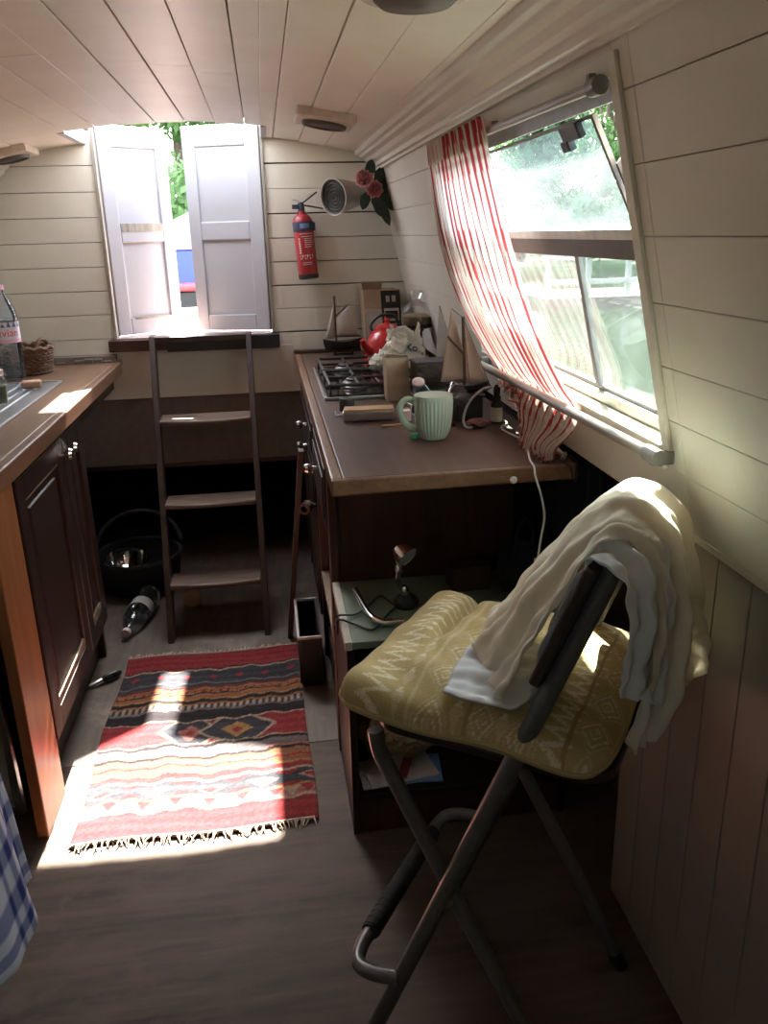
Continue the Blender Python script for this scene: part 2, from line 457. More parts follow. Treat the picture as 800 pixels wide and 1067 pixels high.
# arched ceiling of long boards, cut back under the sliding hatch
HX0, HX1, HY = -.626, .021, 3.10
mb = MB()
edges = [.067+.0975*k for k in range(-11, 5)]
edges = [e for e in edges if -.93 < e < .44]
edges = [-.99]+edges+[.468]
for i, (a, b2) in enumerate(zip(edges[:-1], edges[1:])):
    spans = []
    cut = sorted({a, b2, *[h for h in (HX0, HX1) if a < h < b2]})
    for p, q in zip(cut[:-1], cut[1:]):
        ye = HY if (p >= HX0-1e-6 and q <= HX1+1e-6) else YB
        jt = 1.72+.05*i if i in (4, 5, 7, 8, 9) else None
        ys = [YR]+([jt] if jt else [])+[ye]
        for y0, y1 in zip(ys[:-1], ys[1:]): spans.append((p, q, y0, y1))
    for p, q, y0, y1 in spans:
        gp = .0013 if abs(p-a) < 1e-6 else 0; gq = .0013 if abs(q-b2) < 1e-6 else 0
        d = .0015*((i*7) % 3-1)
        P0, P1 = p+gp, q-gq
        mb.hexa([(P0,y0+.001,cz(P0)+d),(P1,y0+.001,cz(P1)+d),(P1,y1-.001,cz(P1)+d),(P0,y1-.001,cz(P0)+d),
                 (P0,y0+.001,cz(P0)+.018),(P1,y0+.001,cz(P1)+.018),(P1,y1-.001,cz(P1)+.018),(P0,y1-.001,cz(P0)+.018)], 0)
xs = [-1.0+.02*k for k in range(74)]
for a, b2 in zip(xs[:-1], xs[1:]):
    ye = HY if (a >= HX0-.01 and b2 <= HX1+.01) else YB+.05
    mb.hexa([(a,YR,cz(a)+.019),(b2,YR,cz(b2)+.019),(b2,ye,cz(b2)+.019),(a,ye,cz(a)+.019),(a,YR,cz(a)+.05),(b2,YR,cz(b2)+.05),(b2,ye,cz(b2)+.05),(a,ye,cz(a)+.05)], 1)
struct(mb.build('ceiling', ['ceil', 'gap'], bevel=.0014))
# hatch coaming
mb = MB()
mb.box(HX0-.02, HX0+.007, HY, YB+.05, 1.692, 1.80); mb.box(HX1, HX1+.02, HY, YB+.05, 1.706, 1.80)
struct(mb.build('trim_1', ['doorpaint'], bevel=.002))

# floor
mb = MB()
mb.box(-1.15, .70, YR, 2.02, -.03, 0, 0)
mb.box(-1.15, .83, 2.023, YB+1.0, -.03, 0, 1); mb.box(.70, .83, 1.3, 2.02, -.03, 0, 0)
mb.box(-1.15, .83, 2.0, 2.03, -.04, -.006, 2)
struct(mb.build('floor', ['floor', 'floor2', 'gap'], bevel=.001))

# end bulkhead: horizontal boards either side of the doorway
DX0, DX1, DZ = -.588, .016, .985
zb = [.899, .985, 1.078, 1.168, 1.258, 1.348, 1.438, 1.528, 1.620, 1.74]
def xr(z): return .62-TIL*(z-.914)
mb = MB(); g = .0012
for za, zc in zip(zb[:-1], zb[1:]):
    jit = .0012*math.sin(za*40)
    z0, z1 = za+g, zc-g
    if za < .9: zleft = .925
    else: zleft = z0
    mb.hexa([(2*XC-xr(zleft),YB,zleft),(DX0-.012,YB,zleft),(DX0-.012,YB+.016,zleft),(2*XC-xr(zleft),YB+.016,zleft),(2*XC-xr(z1),YB,z1),(DX0-.012,YB,z1),(DX0-.012,YB+.016,z1),(2*XC-xr(z1),YB+.016,z1)])
    z0 += jit; 
    mb.hexa([(DX1+.008,YB,z0),(xr(z0)+.01,YB,z0),(xr(z0)+.01,YB+.016,z0),(DX1+.008,YB+.016,z0),(DX1+.008,YB,z1+jit-g),(xr(z1)+.01,YB,z1+jit-g),(xr(z1)+.01,YB+.016,z1+jit-g),(DX1+.008,YB+.016,z1+jit-g)])
mb.box(-1.2, DX0-.012, YB+.018, YB+.045, .46, 1.78, 1); mb.box(DX1+.008, .8, YB+.018, YB+.045, .46, 1.78, 1)
mb.box(DX0-.012, DX1+.008, YB+.018, YB+.045, .46, .965, 1)
mb.box(-.70, .10, YB-.004, YB+.012, .742, .935, 0)         # pale plank under the sill
mb.box(-1.14, -.70, YB, YB+.012, .742, .89, 0); mb.box(.10, .80, YB, YB+.012, .742, .90, 0)
mb.box(-1.14, .80, YB+.02, YB+.04, .44, .742, 2)             # dark panel under the plank
mb.box(-1.14, .80, YB+.95, YB+1.0, -.03, .6, 3); mb.box(-1.17, -1.14, YB, YB+1, -.03, .6, 3); mb.box(.80, .83, YB, YB+1, -.03, .6, 3)
mb.box(-1.17, .83, YB+.04, YB+1.0, .55, .60, 3)
struct(mb.build('wall_back', ['wall', 'gap', 'dark', 'void'], bevel=.0012))
# rear bulkhead behind the camera
mb = MB()
mb.box(-1.2, .75, YR-.03, YR, 0, 1.8)
struct(mb.build('wall_front', ['wall']))

# cornice on the right, with stepped mouldings
prof = [(.462,1.585),(.452,1.583),(.450,1.592),(.440,1.594),(.437,1.606),(.424,1.614),(.414,1.626),(.398,1.632),(.394,1.640),(.380,1.642),(.376,1.652),(.376,1.665),(.463,1.665),(.463,1.59)]
struct(MB().extrude(prof, 'y', YR, YB-.001).build('trim_2', ['wall'], bevel=.0015))
prof2 = [(2*XC-x, z) for x, z in prof]
struct(MB().extrude(prof2, 'y', YR, YB-.001).build('trim_3', ['wall'], bevel=.0015))
# architrave strips round the window, wide head board above it
mb = MB()
def strip(y0, y1, z0, z1, t=.007, o=0):
    mb.hexa([W(y0,z0,o+t), W(y1,z0,o+t), W(y1,z0,o), W(y0,z0,o), W(y0,z1,o+t), W(y1,z1,o+t), W(y1,z1,o), W(y0,z1,o)])
strip(1.136, 1.160, 1.02, 1.575); strip(2.25, 2.275, 1.02, 1.575); strip(1.160, 2.25, 1.547, 1.575); strip(1.160, 2.25, 1.005, 1.045, .010)
struct(mb.build('trim_4', ['wall'], bevel=.0015))
# worm-eaten ledge at the foot of the left boards, painted sill block in the doorway
mb = MB(); 
mb.box(-1.10, -.60, YB-.045, YB, .880, .925, 0)
for k in range(14):
    x = -1.08+k*.036; h = .012*random.random()
    mb.box(x, x+.034, YB-.06+.02*random.random(), YB-.03, .885, .905+h, 0)
mb.box(-.62, DX0+.19, YB-.055, YB+.07, .938, .981, 1)
mb.box(DX0+.19, DX1+.03, YB-.055, YB+.07, .930, .984, 2)
mb.box(DX0, DX1, YB-.02, YB+.11, .955, .987, 3)
struct(mb.build('trim_5', ['gap', 'darkred', 'black', 'deck'], bevel=.003))
# door jambs with flaking paint
mb = MB()
mb.box(DX0-.014, DX0-.002, YB-.012, YB+.06, .96, 1.78); mb.box(DX1+.002, DX1+.012, YB-.012, YB+.06, .96, 1.78)
struct(mb.build('trim_6', ['oldpaint'], bevel=.001))

# ---- the galley window
win = bpy.data.objects.new('window_1', None); COL.objects.link(win); win.location = W(1.7, 1.3, -.05); win['kind'] = 'structure'
y0, y1, z0, z1 = WIN
def wbox(mb, ya, yb, za, zb_, oa, ob, m=0):
    oa, ob = (o*.56 if o < 0 else o for o in (oa, ob))
    mb.hexa([W(ya,za,oa), W(yb,za,oa), W(yb,za,ob), W(ya,za,ob), W(ya,zb_,oa), W(yb,zb_,oa), W(yb,zb_,ob), W(ya,zb_,ob)], m)
mb = MB()                                    # painted reveal
wbox(mb, y0-.012, y0, z0-.01, z1+.01, 0, -.062); wbox(mb, y1, y1+.012, z0-.01, z1+.01, 0, -.062)
wbox(mb, y0, y1, z0-.012, z0, .004, -.062); wbox(mb, y0, y1, z1, z1+.012, 0, -.028)
mb.build('window_reveal', ['wall'], win, bevel=.001)
mb = MB()                                    # aluminium frame
wbox(mb, y0, y0+.018, z0, z1, -.040, -.062); wbox(mb, y1-.018, y1, z0, z1, -.040, -.062)
wbox(mb, y0+.018, y1-.018, z0, z0+.020, -.034, -.062); wbox(mb, y0+.018, y1-.018, z1-.028, z1, -.006, -.016, 1)
wbox(mb, y0+.018, y1-.018, z0+.020, z0+.028, -.050, -.062, 1)
mb.build('window_frame', ['alulight', 'alu'], win, bevel=.001)
mb = MB()
wbox(mb, y0+.018, y1-.018, 1.336, 1.352, -.030, -.062, 0); wbox(mb, y0+.018, y1-.018, 1.306, 1.336, -.034, -.062, 1)
mb.build('middle_bar', ['alulight', 'brownbar'], win, bevel=.0015)
mb = MB(); wbox(mb, 1.472, 1.488, z0+.028, 1.306, -.042, -.058)
mb.build('mullion', ['alu'], win, bevel=.001)
mb = MB(); wbox(mb, y0+.018, 1.480, z0+.026, 1.308, -.0475, -.0515); wbox(mb, 1.480, y1-.018, z0+.026, 1.308, -.0535, -.0575)
mb.build('lower_pane', ['pane'], win)
# hopper pane hinged on the middle bar, tilted into the room
def H(y, t, o=0):                            # t 0..1 up the tilted pane
    a = W(y, 1.352, -.022); b2 = Vector((.462, y, 1.507)); d = (b2-a)
    n = Vector((-d.z, 0, d.x)).normalized()
    return a+d*t+n*o
mb = MB(); ya, yb = 1.205, y1-.02
mb.hexa([H(ya,0), H(yb,0), H(yb,0,-.004), H(ya,0,-.004), H(ya,1), H(yb,1), H(yb,1,-.004), H(ya,1,-.004)])
hop = mb.build('hopper_pane', ['pane2'], win)
mb = MB()
mb.hexa([H(ya-.004,0,.002), H(ya+.004,0,.002), H(ya+.004,0,-.006), H(ya-.004,0,-.006), H(ya-.004,1,.002), H(ya+.004,1,.002), H(ya+.004,1,-.006), H(ya-.004,1,-.006)])
mb.hexa([H(ya,.97,.002), H(yb,.97,.002), H(yb,.97,-.006), H(ya,.97,-.006), H(ya,1.0,.002), H(yb,1.0,.002), H(yb,1.0,-.006), H(ya,1.0,-.006)])
mb.build('pane_edge', ['alu'], hop, bevel=.0008)
mb = MB()
c = H(1.275, .93, .010)
mb.hexa([H(1.235,.86,.004), H(1.305,.86,.004), H(1.305,.86,.016), H(1.235,.86,.016), H(1.235,1.0,.004), H(1.305,1.0,.004), H(1.305,1.0,.016), H(1.235,1.0,.016)])
mb.hexa([H(1.285,.78,.005), H(1.315,.78,.005), H(1.315,.78,.018), H(1.285,.78,.018), H(1.285,.88,.005), H(1.315,.88,.005), H(1.315,.88,.018), H(1.285,.88,.018)])
mb.build('catch', ['black'], hop, bevel=.002)
mb = MB()                                     # dark wedge-shaped side cheek
pa, pb, pc = W(1.182, 1.36, -.018), Vector((.494, 1.182, 1.442)), W(1.182, 1.46, -.018)
mb.add([pa, pb, pc, pa+Vector((0,.006,0)), pb+Vector((0,.006,0)), pc+Vector((0,.006,0))], [(0,1,2),(5,4,3),(0,3,4,1),(1,4,5,2),(2,5,3,0)])
mb.build('side_cheek', ['black'], win)

# out-of-frame left window, added to let in fill light
def fill_window(k, f, w):
    o = bpy.data.objects.new('window_%d' % k, None); COL.objects.link(o); o['kind'] = 'structure'
    a, b2, c, d = w; o.location = f((a+b2)/2, (c+d)/2, -.04)
    def wb(mb, ya, yb, za, zb_): mb.hexa([f(ya,za,-.03), f(yb,za,-.03), f(yb,za,-.06), f(ya,za,-.06), f(ya,zb_,-.03), f(yb,zb_,-.03), f(yb,zb_,-.06), f(ya,zb_,-.06)])
    mb = MB(); wb(mb, a, a+.03, c, d); wb(mb, b2-.03, b2, c, d); wb(mb, a, b2, c, c+.03); wb(mb, a, b2, d-.03, d)
    mb.build('window_frame', ['alulight'], o)
    mb = MB(); mb.hexa([f(a,c,-.045), f(b2,c,-.045), f(b2,c,-.049), f(a,c,-.049), f(a,d,-.045), f(b2,d,-.045), f(b2,d,-.049), f(a,d,-.049)])
    mb.build('pane', ['pane'], o)
fill_window(2, WL, LW[0])

# ---- the two doors, standing a little open onto the deck
def cabin_door(k, hinge, free, peel):
    hx, hy = hinge; d = Vector((free[0]-hx, free[1]-hy, 0)); w = d.length; d.normalize()
    n = Vector((d.y, -d.x, 0))
    if n.y > 0: n = -n                        # towards the room
    o = bpy.data.objects.new('door_%d' % k, None); COL.objects.link(o); o['kind'] = 'structure'; o.location = (hx, hy, .99)
    zt = 1.765
    def blk(mb, a, b2, z0, z1, t0, t1, m=0):
        P = lambda s, t, z: Vector((hx, hy, z))+d*s+n*t
        mb.hexa([P(a,t0,z0), P(b2,t0,z0), P(b2,t1,z0), P(a,t1,z0), P(a,t0,z1), P(b2,t0,z1), P(b2,t1,z1), P(a,t1,z1)], m)
    mb = MB()
    blk(mb, 0, .058, .99, zt, -.024, 0); blk(mb, w-.050, w, .99, zt, -.024, 0)
    blk(mb, .058, w-.050, .99, 1.055, -.024, 0); blk(mb, .058, w-.050, 1.345, 1.415, -.024, 0); blk(mb, .058, w-.050, zt-.075, zt, -.024, 0)
    mb.build('door_frame', ['doorpaint'], o, bevel=.004)
    mb = MB(); blk(mb, .05, w-.045, 1.05, 1.35, -.020, -.011)
    mb.build('lower_panel', ['doorpaint'], o, bevel=.002)
    mb = MB(); blk(mb, .05, w-.045, 1.41, zt-.07, -.020, -.011)
    mb.build('upper_panel', ['doorpaint'], o, bevel=.002)
    if peel:
        mb = MB(); blk(mb, .060, w-.052, 1.385, 1.415, -.003, .0012); blk(mb, .075, w-.055, 1.048, 1.056, -.008, .001)
        mb.build('bare_rail', ['oldpaint'], o, label='bare flaking strip of the rail')
    return o
cabin_door(1, (DX0+.004, YB+.030), (-.352, YB+.215), True)
cabin_door(2, (DX1-.004, YB+.030), (-.283, YB+.130), False)

# ================================================================== LEFT SIDE
def add_knob(parent, x, y, z, sgn, mat='chrome'):
    mb = MB(); mb.lathe([(.006,0),(.005,.012),(.013,.018),(.016,.026),(.012,.034),(0,.036)], (x,y,z), (sgn,0,0), 14)
    return mb.build('knob', [mat], parent, smooth=True)
cab = thing('kitchen_base_cabinet', (-.86, 2.2, 0), 'dark wooden base cabinet with two panelled doors and chrome knobs under the left worktop', 'cabinet')
mb = MB()
mb.box(-1.12, -.622, 1.92, 2.66, .10, .12); mb.box(-1.12, -.622, 2.645, 2.665, 0, .856); mb.box(-1.12, -1.105, 1.80, 2.66, .10, .856)
mb.box(-.64, -.622, 1.915, 2.66, .80, .856); mb.box(-.66, -.645, 1.92, 2.66, 0, .10); mb.box(-1.10, -.64, 1.92, 2.64, .45, .465)
mb.box(-1.10, -.645, 1.90, 1.915, .12, .856)
mb.build('carcass', ['dark'], cab, bevel=.002)
def panel_door(y0, y1, z0, z1, ky):
    d = None
    mb = MB(); x0, x1 = -.621, -.600; s = .062
    mb.box(x0, x1, y0, y0+s, z0, z1); mb.box(x0, x1, y1-s, y1, z0, z1); mb.box(x0, x1, y0+s, y1-s, z0, z0+s); mb.box(x0, x1, y0+s, y1-s, z1-s, z1)
    mb.box(x0, x1-.012, y0+s, y1-s, z0+s, z1-s)
    d = mb.build('door', ['dark'], cab, bevel=.003)
    mb = MB(); mb.box(x0+.005, x1-.004, y0+s+.03, y1-s-.03, z0+s+.03, z1-s-.03)
    mb.build('raised_panel', ['dark'], d, bevel=.006)
    for zs in ((z0+s+.004, z0+s+.013, z0+s+.022), (z1-s-.006,)):  # pale strips paint in the highlights on the moulding ridges
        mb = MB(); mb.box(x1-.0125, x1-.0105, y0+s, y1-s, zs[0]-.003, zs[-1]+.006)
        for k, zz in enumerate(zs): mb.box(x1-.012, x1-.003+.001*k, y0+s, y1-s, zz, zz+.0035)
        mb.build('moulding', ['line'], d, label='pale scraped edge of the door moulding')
    add_knob(d, x1, ky, z1-.045, 1)
panel_door(1.932, 2.392, .145, .835, 2.365); panel_door(2.402, 2.655, .145, .835, 2.432)
mb = MB(); mb.box(-.627, -.600, 1.735, 1.912, 0, .856)
mb.build('end_post', ['orange'], cab, bevel=.003, label='orange varnished pine end board')

lt = MB(); lt.box(-1.125, -.604, 1.72, 3.385, .858, .90)
ltop = lt.build('worktop', ['ltop'], None, bevel=.004, origin=(-.86, 2.5, .858))
ltop.name = 'worktop'
root = thing('kitchen_worktop', (-.86, 2.5, .858), 'brown wooden worktop on the left holding the water bottle and basket', 'worktop')
ltop.parent = root; ltop.location = (0, 0, 0); ltop.name = 'top_board'
mb = MB(); mb.box(-.604, -.578, 1.72, 3.385, .856, .9005)
mb.build('edge_strip', ['topedge'], root, bevel=.004, label='worn paler front edge')
mb = MB(); mb.box(-.640, -.612, 2.67, 3.36, .80, .857); mb.box(-1.12, -.64, 3.33, 3.36, .78, .857)
mb.build('apron', ['dark'], root, bevel=.002)

# steel drainer
dr = thing('steel_drainer', (-.88, 2.4, .9), 'flat steel sink drainer set on the left worktop under the bottle', 'drainer')
mb = MB(); mb.box(-1.07, -.708, 1.80, 2.95, .9005, .9035); mb.build('tray', ['tray'], dr, bevel=.0015)
mb = MB()
for a, b2, c, d in ((-1.07,-1.058,1.80,2.95), (-.720,-.703,1.80,2.955), (-1.07,-.703,2.942,2.957), (-1.07,-.703,1.795,1.807)): mb.box(a, b2, c, d, .901, .9075)
mb.build('rim', ['tray'], dr, bevel=.003)
mb = MB()
for k in range(9): mb.tube([(-1.03+.033*k, 1.9, .9035), (-1.03+.033*k, 2.86, .9035)], .004, 6)
mb.build('ridges', ['tray'], dr, smooth=True)

# water bottle
def bottle_prof(H, r, neck=.014):
    return [(r*.62,0),(r*.95,.008),(r,.02),(r*.97,.05),(r,.06),(r*.96,.09),(r,.10),(r,H*.58),(r*.95,H*.60),(r,H*.62),(r*.93,H*.72),(r*.62,H*.84),(neck*1.1,H*.92),(neck,H*.95),(neck,H*.965)]
bo = thing('water_bottle', (-.878, 3.0, .9035), 'clear plastic water bottle with a pink and white label on the drainer by the basket', 'bottle')
bx, by, bz, br, bh = -.878, 3.0, .9085, .0455, .315
mb = MB(); mb.lathe(bottle_prof(bh, br), (bx,by,bz), n=32, cap=False); mb.build('bottle_body', ['pet'], bo, smooth=True)
mb = MB(); mb.lathe([(.001,.003),(br*.93,.01),(br*.95,.02),(br*.95,.05),(.001,.0505)], (bx,by,bz), n=24, cap=False); mb.build('water', ['water'], bo, smooth=True)
mb = MB(); mb.lathe([(.0165,bh*.952),(.0165,bh*1.0),(.001,bh*1.002)], (bx,by,bz), n=20); mb.build('cap', ['evpink'], bo, smooth=True)
mb = MB(); rl = br+.0008
mb.lathe([(rl,.140),(rl,.196)], (bx,by,bz), n=32, cap=False, m=0); mb.lathe([(rl,.128),(rl,.140)], (bx,by,bz), n=32, cap=False, m=1)
for k in range(16):
    a = 2*PI*k/16; h = .012+.010*abs(math.sin(k*2.1))
    a2 = a+.30; am = a+.15
    P = lambda ang, z, e=.0018: (bx+(rl+e)*math.cos(ang), by+(rl+e)*math.sin(ang), bz+z)
    mb.add([P(a,.180), P(a2,.180), P(am,.180+h)], [(0,1,2)], 2)
lab = mb.build('bottle_label', ['evlabel', 'evpink', 'evblue'], bo, smooth=True)
vs, fs = text_mesh('evian', .036)
mb = MB(); rr = rl+.0015; a0 = math.atan2(-by, -bx)+.16
mb.add([(bx+rr*math.cos(a0+v.x/rr), by+rr*math.sin(a0+v.x/rr), bz+.150+v.y) for v in vs], fs, 0)
mb.build('lettering', ['evred'], lab, fixn=False)

# jam jar
jr = thing('glass_jar', (-.800, 2.52, .9035), 'small glass jar with a metal lid at the left edge before the bottle', 'jar')
mb = MB(); mb.lathe([(.034,0),(.040,.006),(.041,.07),(.036,.082),(.034,.09)], (-.800,2.52,.9085), n=24, cap=False); mb.build('jar_body', ['glassjar'], jr, smooth=True)
mb = MB(); mb.lathe([(.036,.086),(.037,.088),(.037,.101),(.034,.103),(0,.103)], (-.800,2.52,.9085), n=24); mb.build('lid', ['steel'], jr, smooth=True)
mb = MB(); mb.lathe([(.001,.004),(.037,.008),(.038,.055),(.001,.056)], (-.800,2.52,.9085), n=20, cap=False); mb.build('contents', ['leaf'], jr, smooth=True, label='dull green contents')

# wicker basket
bk = thing('wicker_basket', (-.870, 3.19, .9), 'round brown wicker basket with a hooped handle behind the water bottle', 'basket')
mb = MB(); cx, cy, cz0 = -.872, 3.19, .902
for k in range(9):
    z = cz0+.006+k*.0095; r = .075+.014*k/8
    pts = [(cx+(r+.003*math.sin(24*t+PI*k))*math.cos(t), cy+(r+.003*math.sin(24*t+PI*k))*math.sin(t), z) for t in [2*PI*i/72 for i in range(73)]]
    mb.tube(pts, .0055, 6)
mb.lathe([(0,0),(.074,0),(.074,.006),(0,.006)], (cx,cy,cz0), n=24)
mb.build('weave', ['wicker'], bk, smooth=True)
mb = MB()
for i in range(24):
    t = 2*PI*i/24; mb.tube([(cx+.074*math.cos(t), cy+.074*math.sin(t), cz0), (cx+.089*math.cos(t), cy+.089*math.sin(t), cz0+.090)], .0035, 5)
mb.build('stakes', ['wicker'], bk, smooth=True)
mb = MB(); mb.tube([(cx+.090*math.cos(t), cy+.090*math.sin(t), cz0+.092+.004*math.sin(t*14)) for t in [2*PI*i/60 for i in range(61)]], .008, 7)
mb.build('rim', ['wicker'], bk, smooth=True)
mb = MB()
mb.tube([(cx-.03+.045*math.cos(t), cy-.085, cz0+.092+.032*math.sin(t)) for t in [PI*i/14 for i in range(15)]], .005, 6)
mb.tube([(cx+.065+.030*math.cos(t)*.4, cy-.03+.03*math.cos(t), cz0+.095+.028*math.sin(t)) for t in [PI*i/14 for i in range(15)]], .006, 6)
mb.build('handle', ['wicker'], bk, smooth=True)

# sponge with crumpled wrapper
sp = thing('sponge', (-.775, 2.80, .9035), 'peach coloured sponge in a crumpled clear wrapper beside the bottle', 'sponge')
mb = MB(); mb.obox((-.768,2.81,.9205),(.030,.004,0),(-.004,.020,0),(0,0,.0115)); mb.build('sponge_pad', ['sponge'], sp, bevel=.006, smooth=True)
P = []
for i in range(9):
    P.append([Vector((-.815+.010*j+.004*math.sin(i*3+j), 2.775+.010*i, .909+.024*math.exp(-((i-4)/2.5)**2)*abs(math.sin(j*1.3+i*.7)))) for j in range(6)])
MB().grid(P).build('wrapper', ['pet'], sp, smooth=True, fixn=False)

# framed picture leaning in the open end of the cabinet
pf = thing('picture_frame', (-.74, 1.85, 0), 'grey framed panel leaning inside the open end of the left cabinet', 'frame')
o = Vector((-.735, 1.845, .002)); ux = Vector((.10, -.01, 0)); uy = Vector((-.02, .035, .36)); nn = ux.cross(uy).normalized()*.009
def seg(mb, a, b2, c, d, m=0): mb.hexa([o+ux*a+uy*c-nn, o+ux*b2+uy*c-nn, o+ux*b2+uy*c+nn, o+ux*a+uy*c+nn, o+ux*a+uy*d-nn, o+ux*b2+uy*d-nn, o+ux*b2+uy*d+nn, o+ux*a+uy*d+nn], m)
mb = MB(); seg(mb, -1, -.8, 0, 1); seg(mb, .35, .55, 0, 1); seg(mb, -.8, .35, 0, .06); seg(mb, -.8, .35, .94, 1)
mb.build('frame', ['steel'], pf, bevel=.002)
nn = nn*.4; mb = MB(); seg(mb, -.8, .35, .06, .94); mb.build('panel', ['greycard'], pf)

# side table with checked cloth
tb = thing('side_table', (-.85, 1.02, 0), 'side table under the blue checked cloth at the lower left edge', 'table')
mb = MB(); mb.box(-1.10, -.545, .78, 1.27, .705, .73); mb.build('table_top', ['dark'], tb, bevel=.003)
for x in (-1.07, -.60):
    for y in (.81, 1.235): MB().box(x-.018, x+.018, y-.018, y+.018, 0, .705).build('leg', ['dark'], tb, bevel=.003)
def check_col(a, b2):
    navy = (.045, .06, .20); wh = (.66, .66, .72); mid = (.26, .28, .44)
    def st(t, w, p):
        if t < w: return 1 if (t % p) > p*.5 else 0        # broad navy check along the hems
        t = t % .22
        return 1 if (.05 < t < .062 or .075 < t < .087) else 0
    k = st(a, .40, .10)+st(b2, .13, .032)
    return (wh, mid, navy)[k]
rows = []
NV = 90
prof_c = [(-.95,.7325),(-.75,.7325),(-.60,.7325),(-.552,.734),(-.528,.715),(-.520,.62),(-.512,.50),(-.502,.40),(-.495,.30),(-.490,.245)]
prof_s = spline([(x, 0, z) for x, z in prof_c], 110)
P = []; Cc = []
for i, p in enumerate(prof_s):
    r, c = [], []
    hang = max(0, .72-p.z)/.5
    for j in range(NV+1):
        v = j/NV; y = .80+.50*v
        drop = hang*(-.10*(1-v))*1.0
        x = p.x+hang*.014*math.sin(v*17+1)+hang*.008*math.sin(v*31)
        r.append(Vector((x+hang*.02*(v-.5), y+.01*hang*math.sin(v*9), p.z+drop*.9+(.012*hang*math.sin(v*14)))))
        c.append(check_col((110-i)*.0108, (NV-j)*.0056))
    P.append(r); Cc.append(c)
ck = MB().grid(P, cols=Cc).build('checked_cloth', ['check'], None, smooth=True, solid=.002, origin=(-.7, 1.05, .73))
tag(ck, 'white cloth with blue check border hanging off the table at lower left', 'cloth')

# ================================================================== FLOOR THINGS
def rug_col(fx, fy):
    red, dred, navy, blk, org, och, pink, cream, gry = (.215,.030,.034), (.14,.02,.024), (.040,.040,.048), (.022,.018,.020), (.23,.100,.048), (.27,.15,.06), (.27,.105,.09), (.29,.22,.165), (.115,.10,.10)
    w = .006*math.sin(fx*23+fy*9)+.004*math.sin(fx*51)
    f = fy+w
    zig = abs((fx*14) % 1-.5)*2
    B = [(.045,red),(.100,red),(.112,cream),(.150,pink),(.158,och),(.225,navy),(.235,cream),(.262,red),(.270,och),(.335,org),(.350,blk),(.362,pink),(.395,gry),(.410,blk),(.545,red),(.556,blk),(.600,blk),(.612,gry),(.640,navy),(.650,org),(.672,blk),(.680,och),(.705,org),(.712,blk),(.742,org),(.752,dred),(.772,navy),(.782,gry),(.868,navy),(.878,cream),(.885,blk),(1.1,red)]
    c = next(col for t, col in B if f <= t)
    if .112 < f < .15: c = pink if zig > (f-.112)/.038 else (red if int(fx*14) % 2 else cream)
    if .158 < f < .225:
        t = abs(((fx*4.3+.2) % 1)-.5)*2; u = abs(f-.191)/.034
        if t+u < .45: c = (och if int(fx*4.3+.2) % 2 else red)
        elif t+u < .62: c = cream
        elif t+u > 1.35: c = red
    if .41 < f < .545:
        v = (f-.4775)/.068
        for cx, hw in ((.43, .17), (.66, .21)):
            t = abs(fx-cx)/hw
            if t+abs(v)*.55 < .95:
                c = navy
                if t+abs(v)*.55 > .84: c = cream
                if t*1.6+abs(v)*.9 < .62: c = (och if cx > .5 else pink)
                if t*1.6+abs(v)*.9 < .25: c = red
        if abs(abs(v)-.94) < .05: c = cream
    if .612 < f < .64 and (fx*30) % 1 < .35: c = cream
    if .782 < f < .868 and abs((fx*7) % 1-.5)*2+abs(f-.825)/.045 < .35: c = red
    if .262 < f < .335 and abs(f-.30) < .006: c = red
    if .68 < f < .742 and (fx*22) % 1 < .3 and abs(f-.722) < .006: c = dred
    n = random.uniform(.72, 1.18)*(.90+.12*math.sin(fy*160+fx*3))
    return tuple(x*n for x in c)
rg = thing('kilim_rug', (-.25, 2.13, 0), 'red, navy and orange striped kilim rug lying on the floor before the ladder', 'rug')
P = []; Cc = []
NX, NY = 120, 200
for j in range(NY+1):
    r = []; c = []
    fy = j/NY
    for i in range(NX+1):
        fx = i/NX
        xl = -.544+.006*math.sin(fy*9)-.010*(1-fy)*0; xr_ = .040+.006*math.sin(fy*7+1)
        y = 1.688+.915*fy+.006*math.sin(fx*8)-.004*fx
        z = .006+.0016*math.sin(fx*17+fy*5)+.0014*math.sin(fy*40+fx*6)
        e = min(fx, 1-fx)
        r.append(Vector((xl+(xr_-xl)*fx, y, z))); c.append(rug_col(fx, fy))
    P.append(r); Cc.append(c)
MB().grid(P, cols=Cc).build('weave', ['rug'], rg, smooth=True, solid=.004)
for (yy, s, dens) in ((1.686, -1, 74), (2.602, 1, 60)):
    mb = MB()
    for k in range(dens):
        x = -.54+.575*(k+random.random()*.8)/dens
        L = random.uniform(.010, .030); dx = random.uniform(-.016, .016)
        y = yy+.006*math.sin((x+.544)/.584*8)
        mb.tube([(x, y-.004*s, .007), (x+dx*.5, y+s*L*.5, .007+random.random()*.006), (x+dx, y+s*L, .004)], [.0022, .002, .0013], 5)
    mb.tube([(-.54+.575*k/30, yy+.006*math.sin(k/30*8)-s*.001, .0075) for k in range(31)], .004, 6)
    mb.build('fringe', ['fringe'], rg, smooth=True)

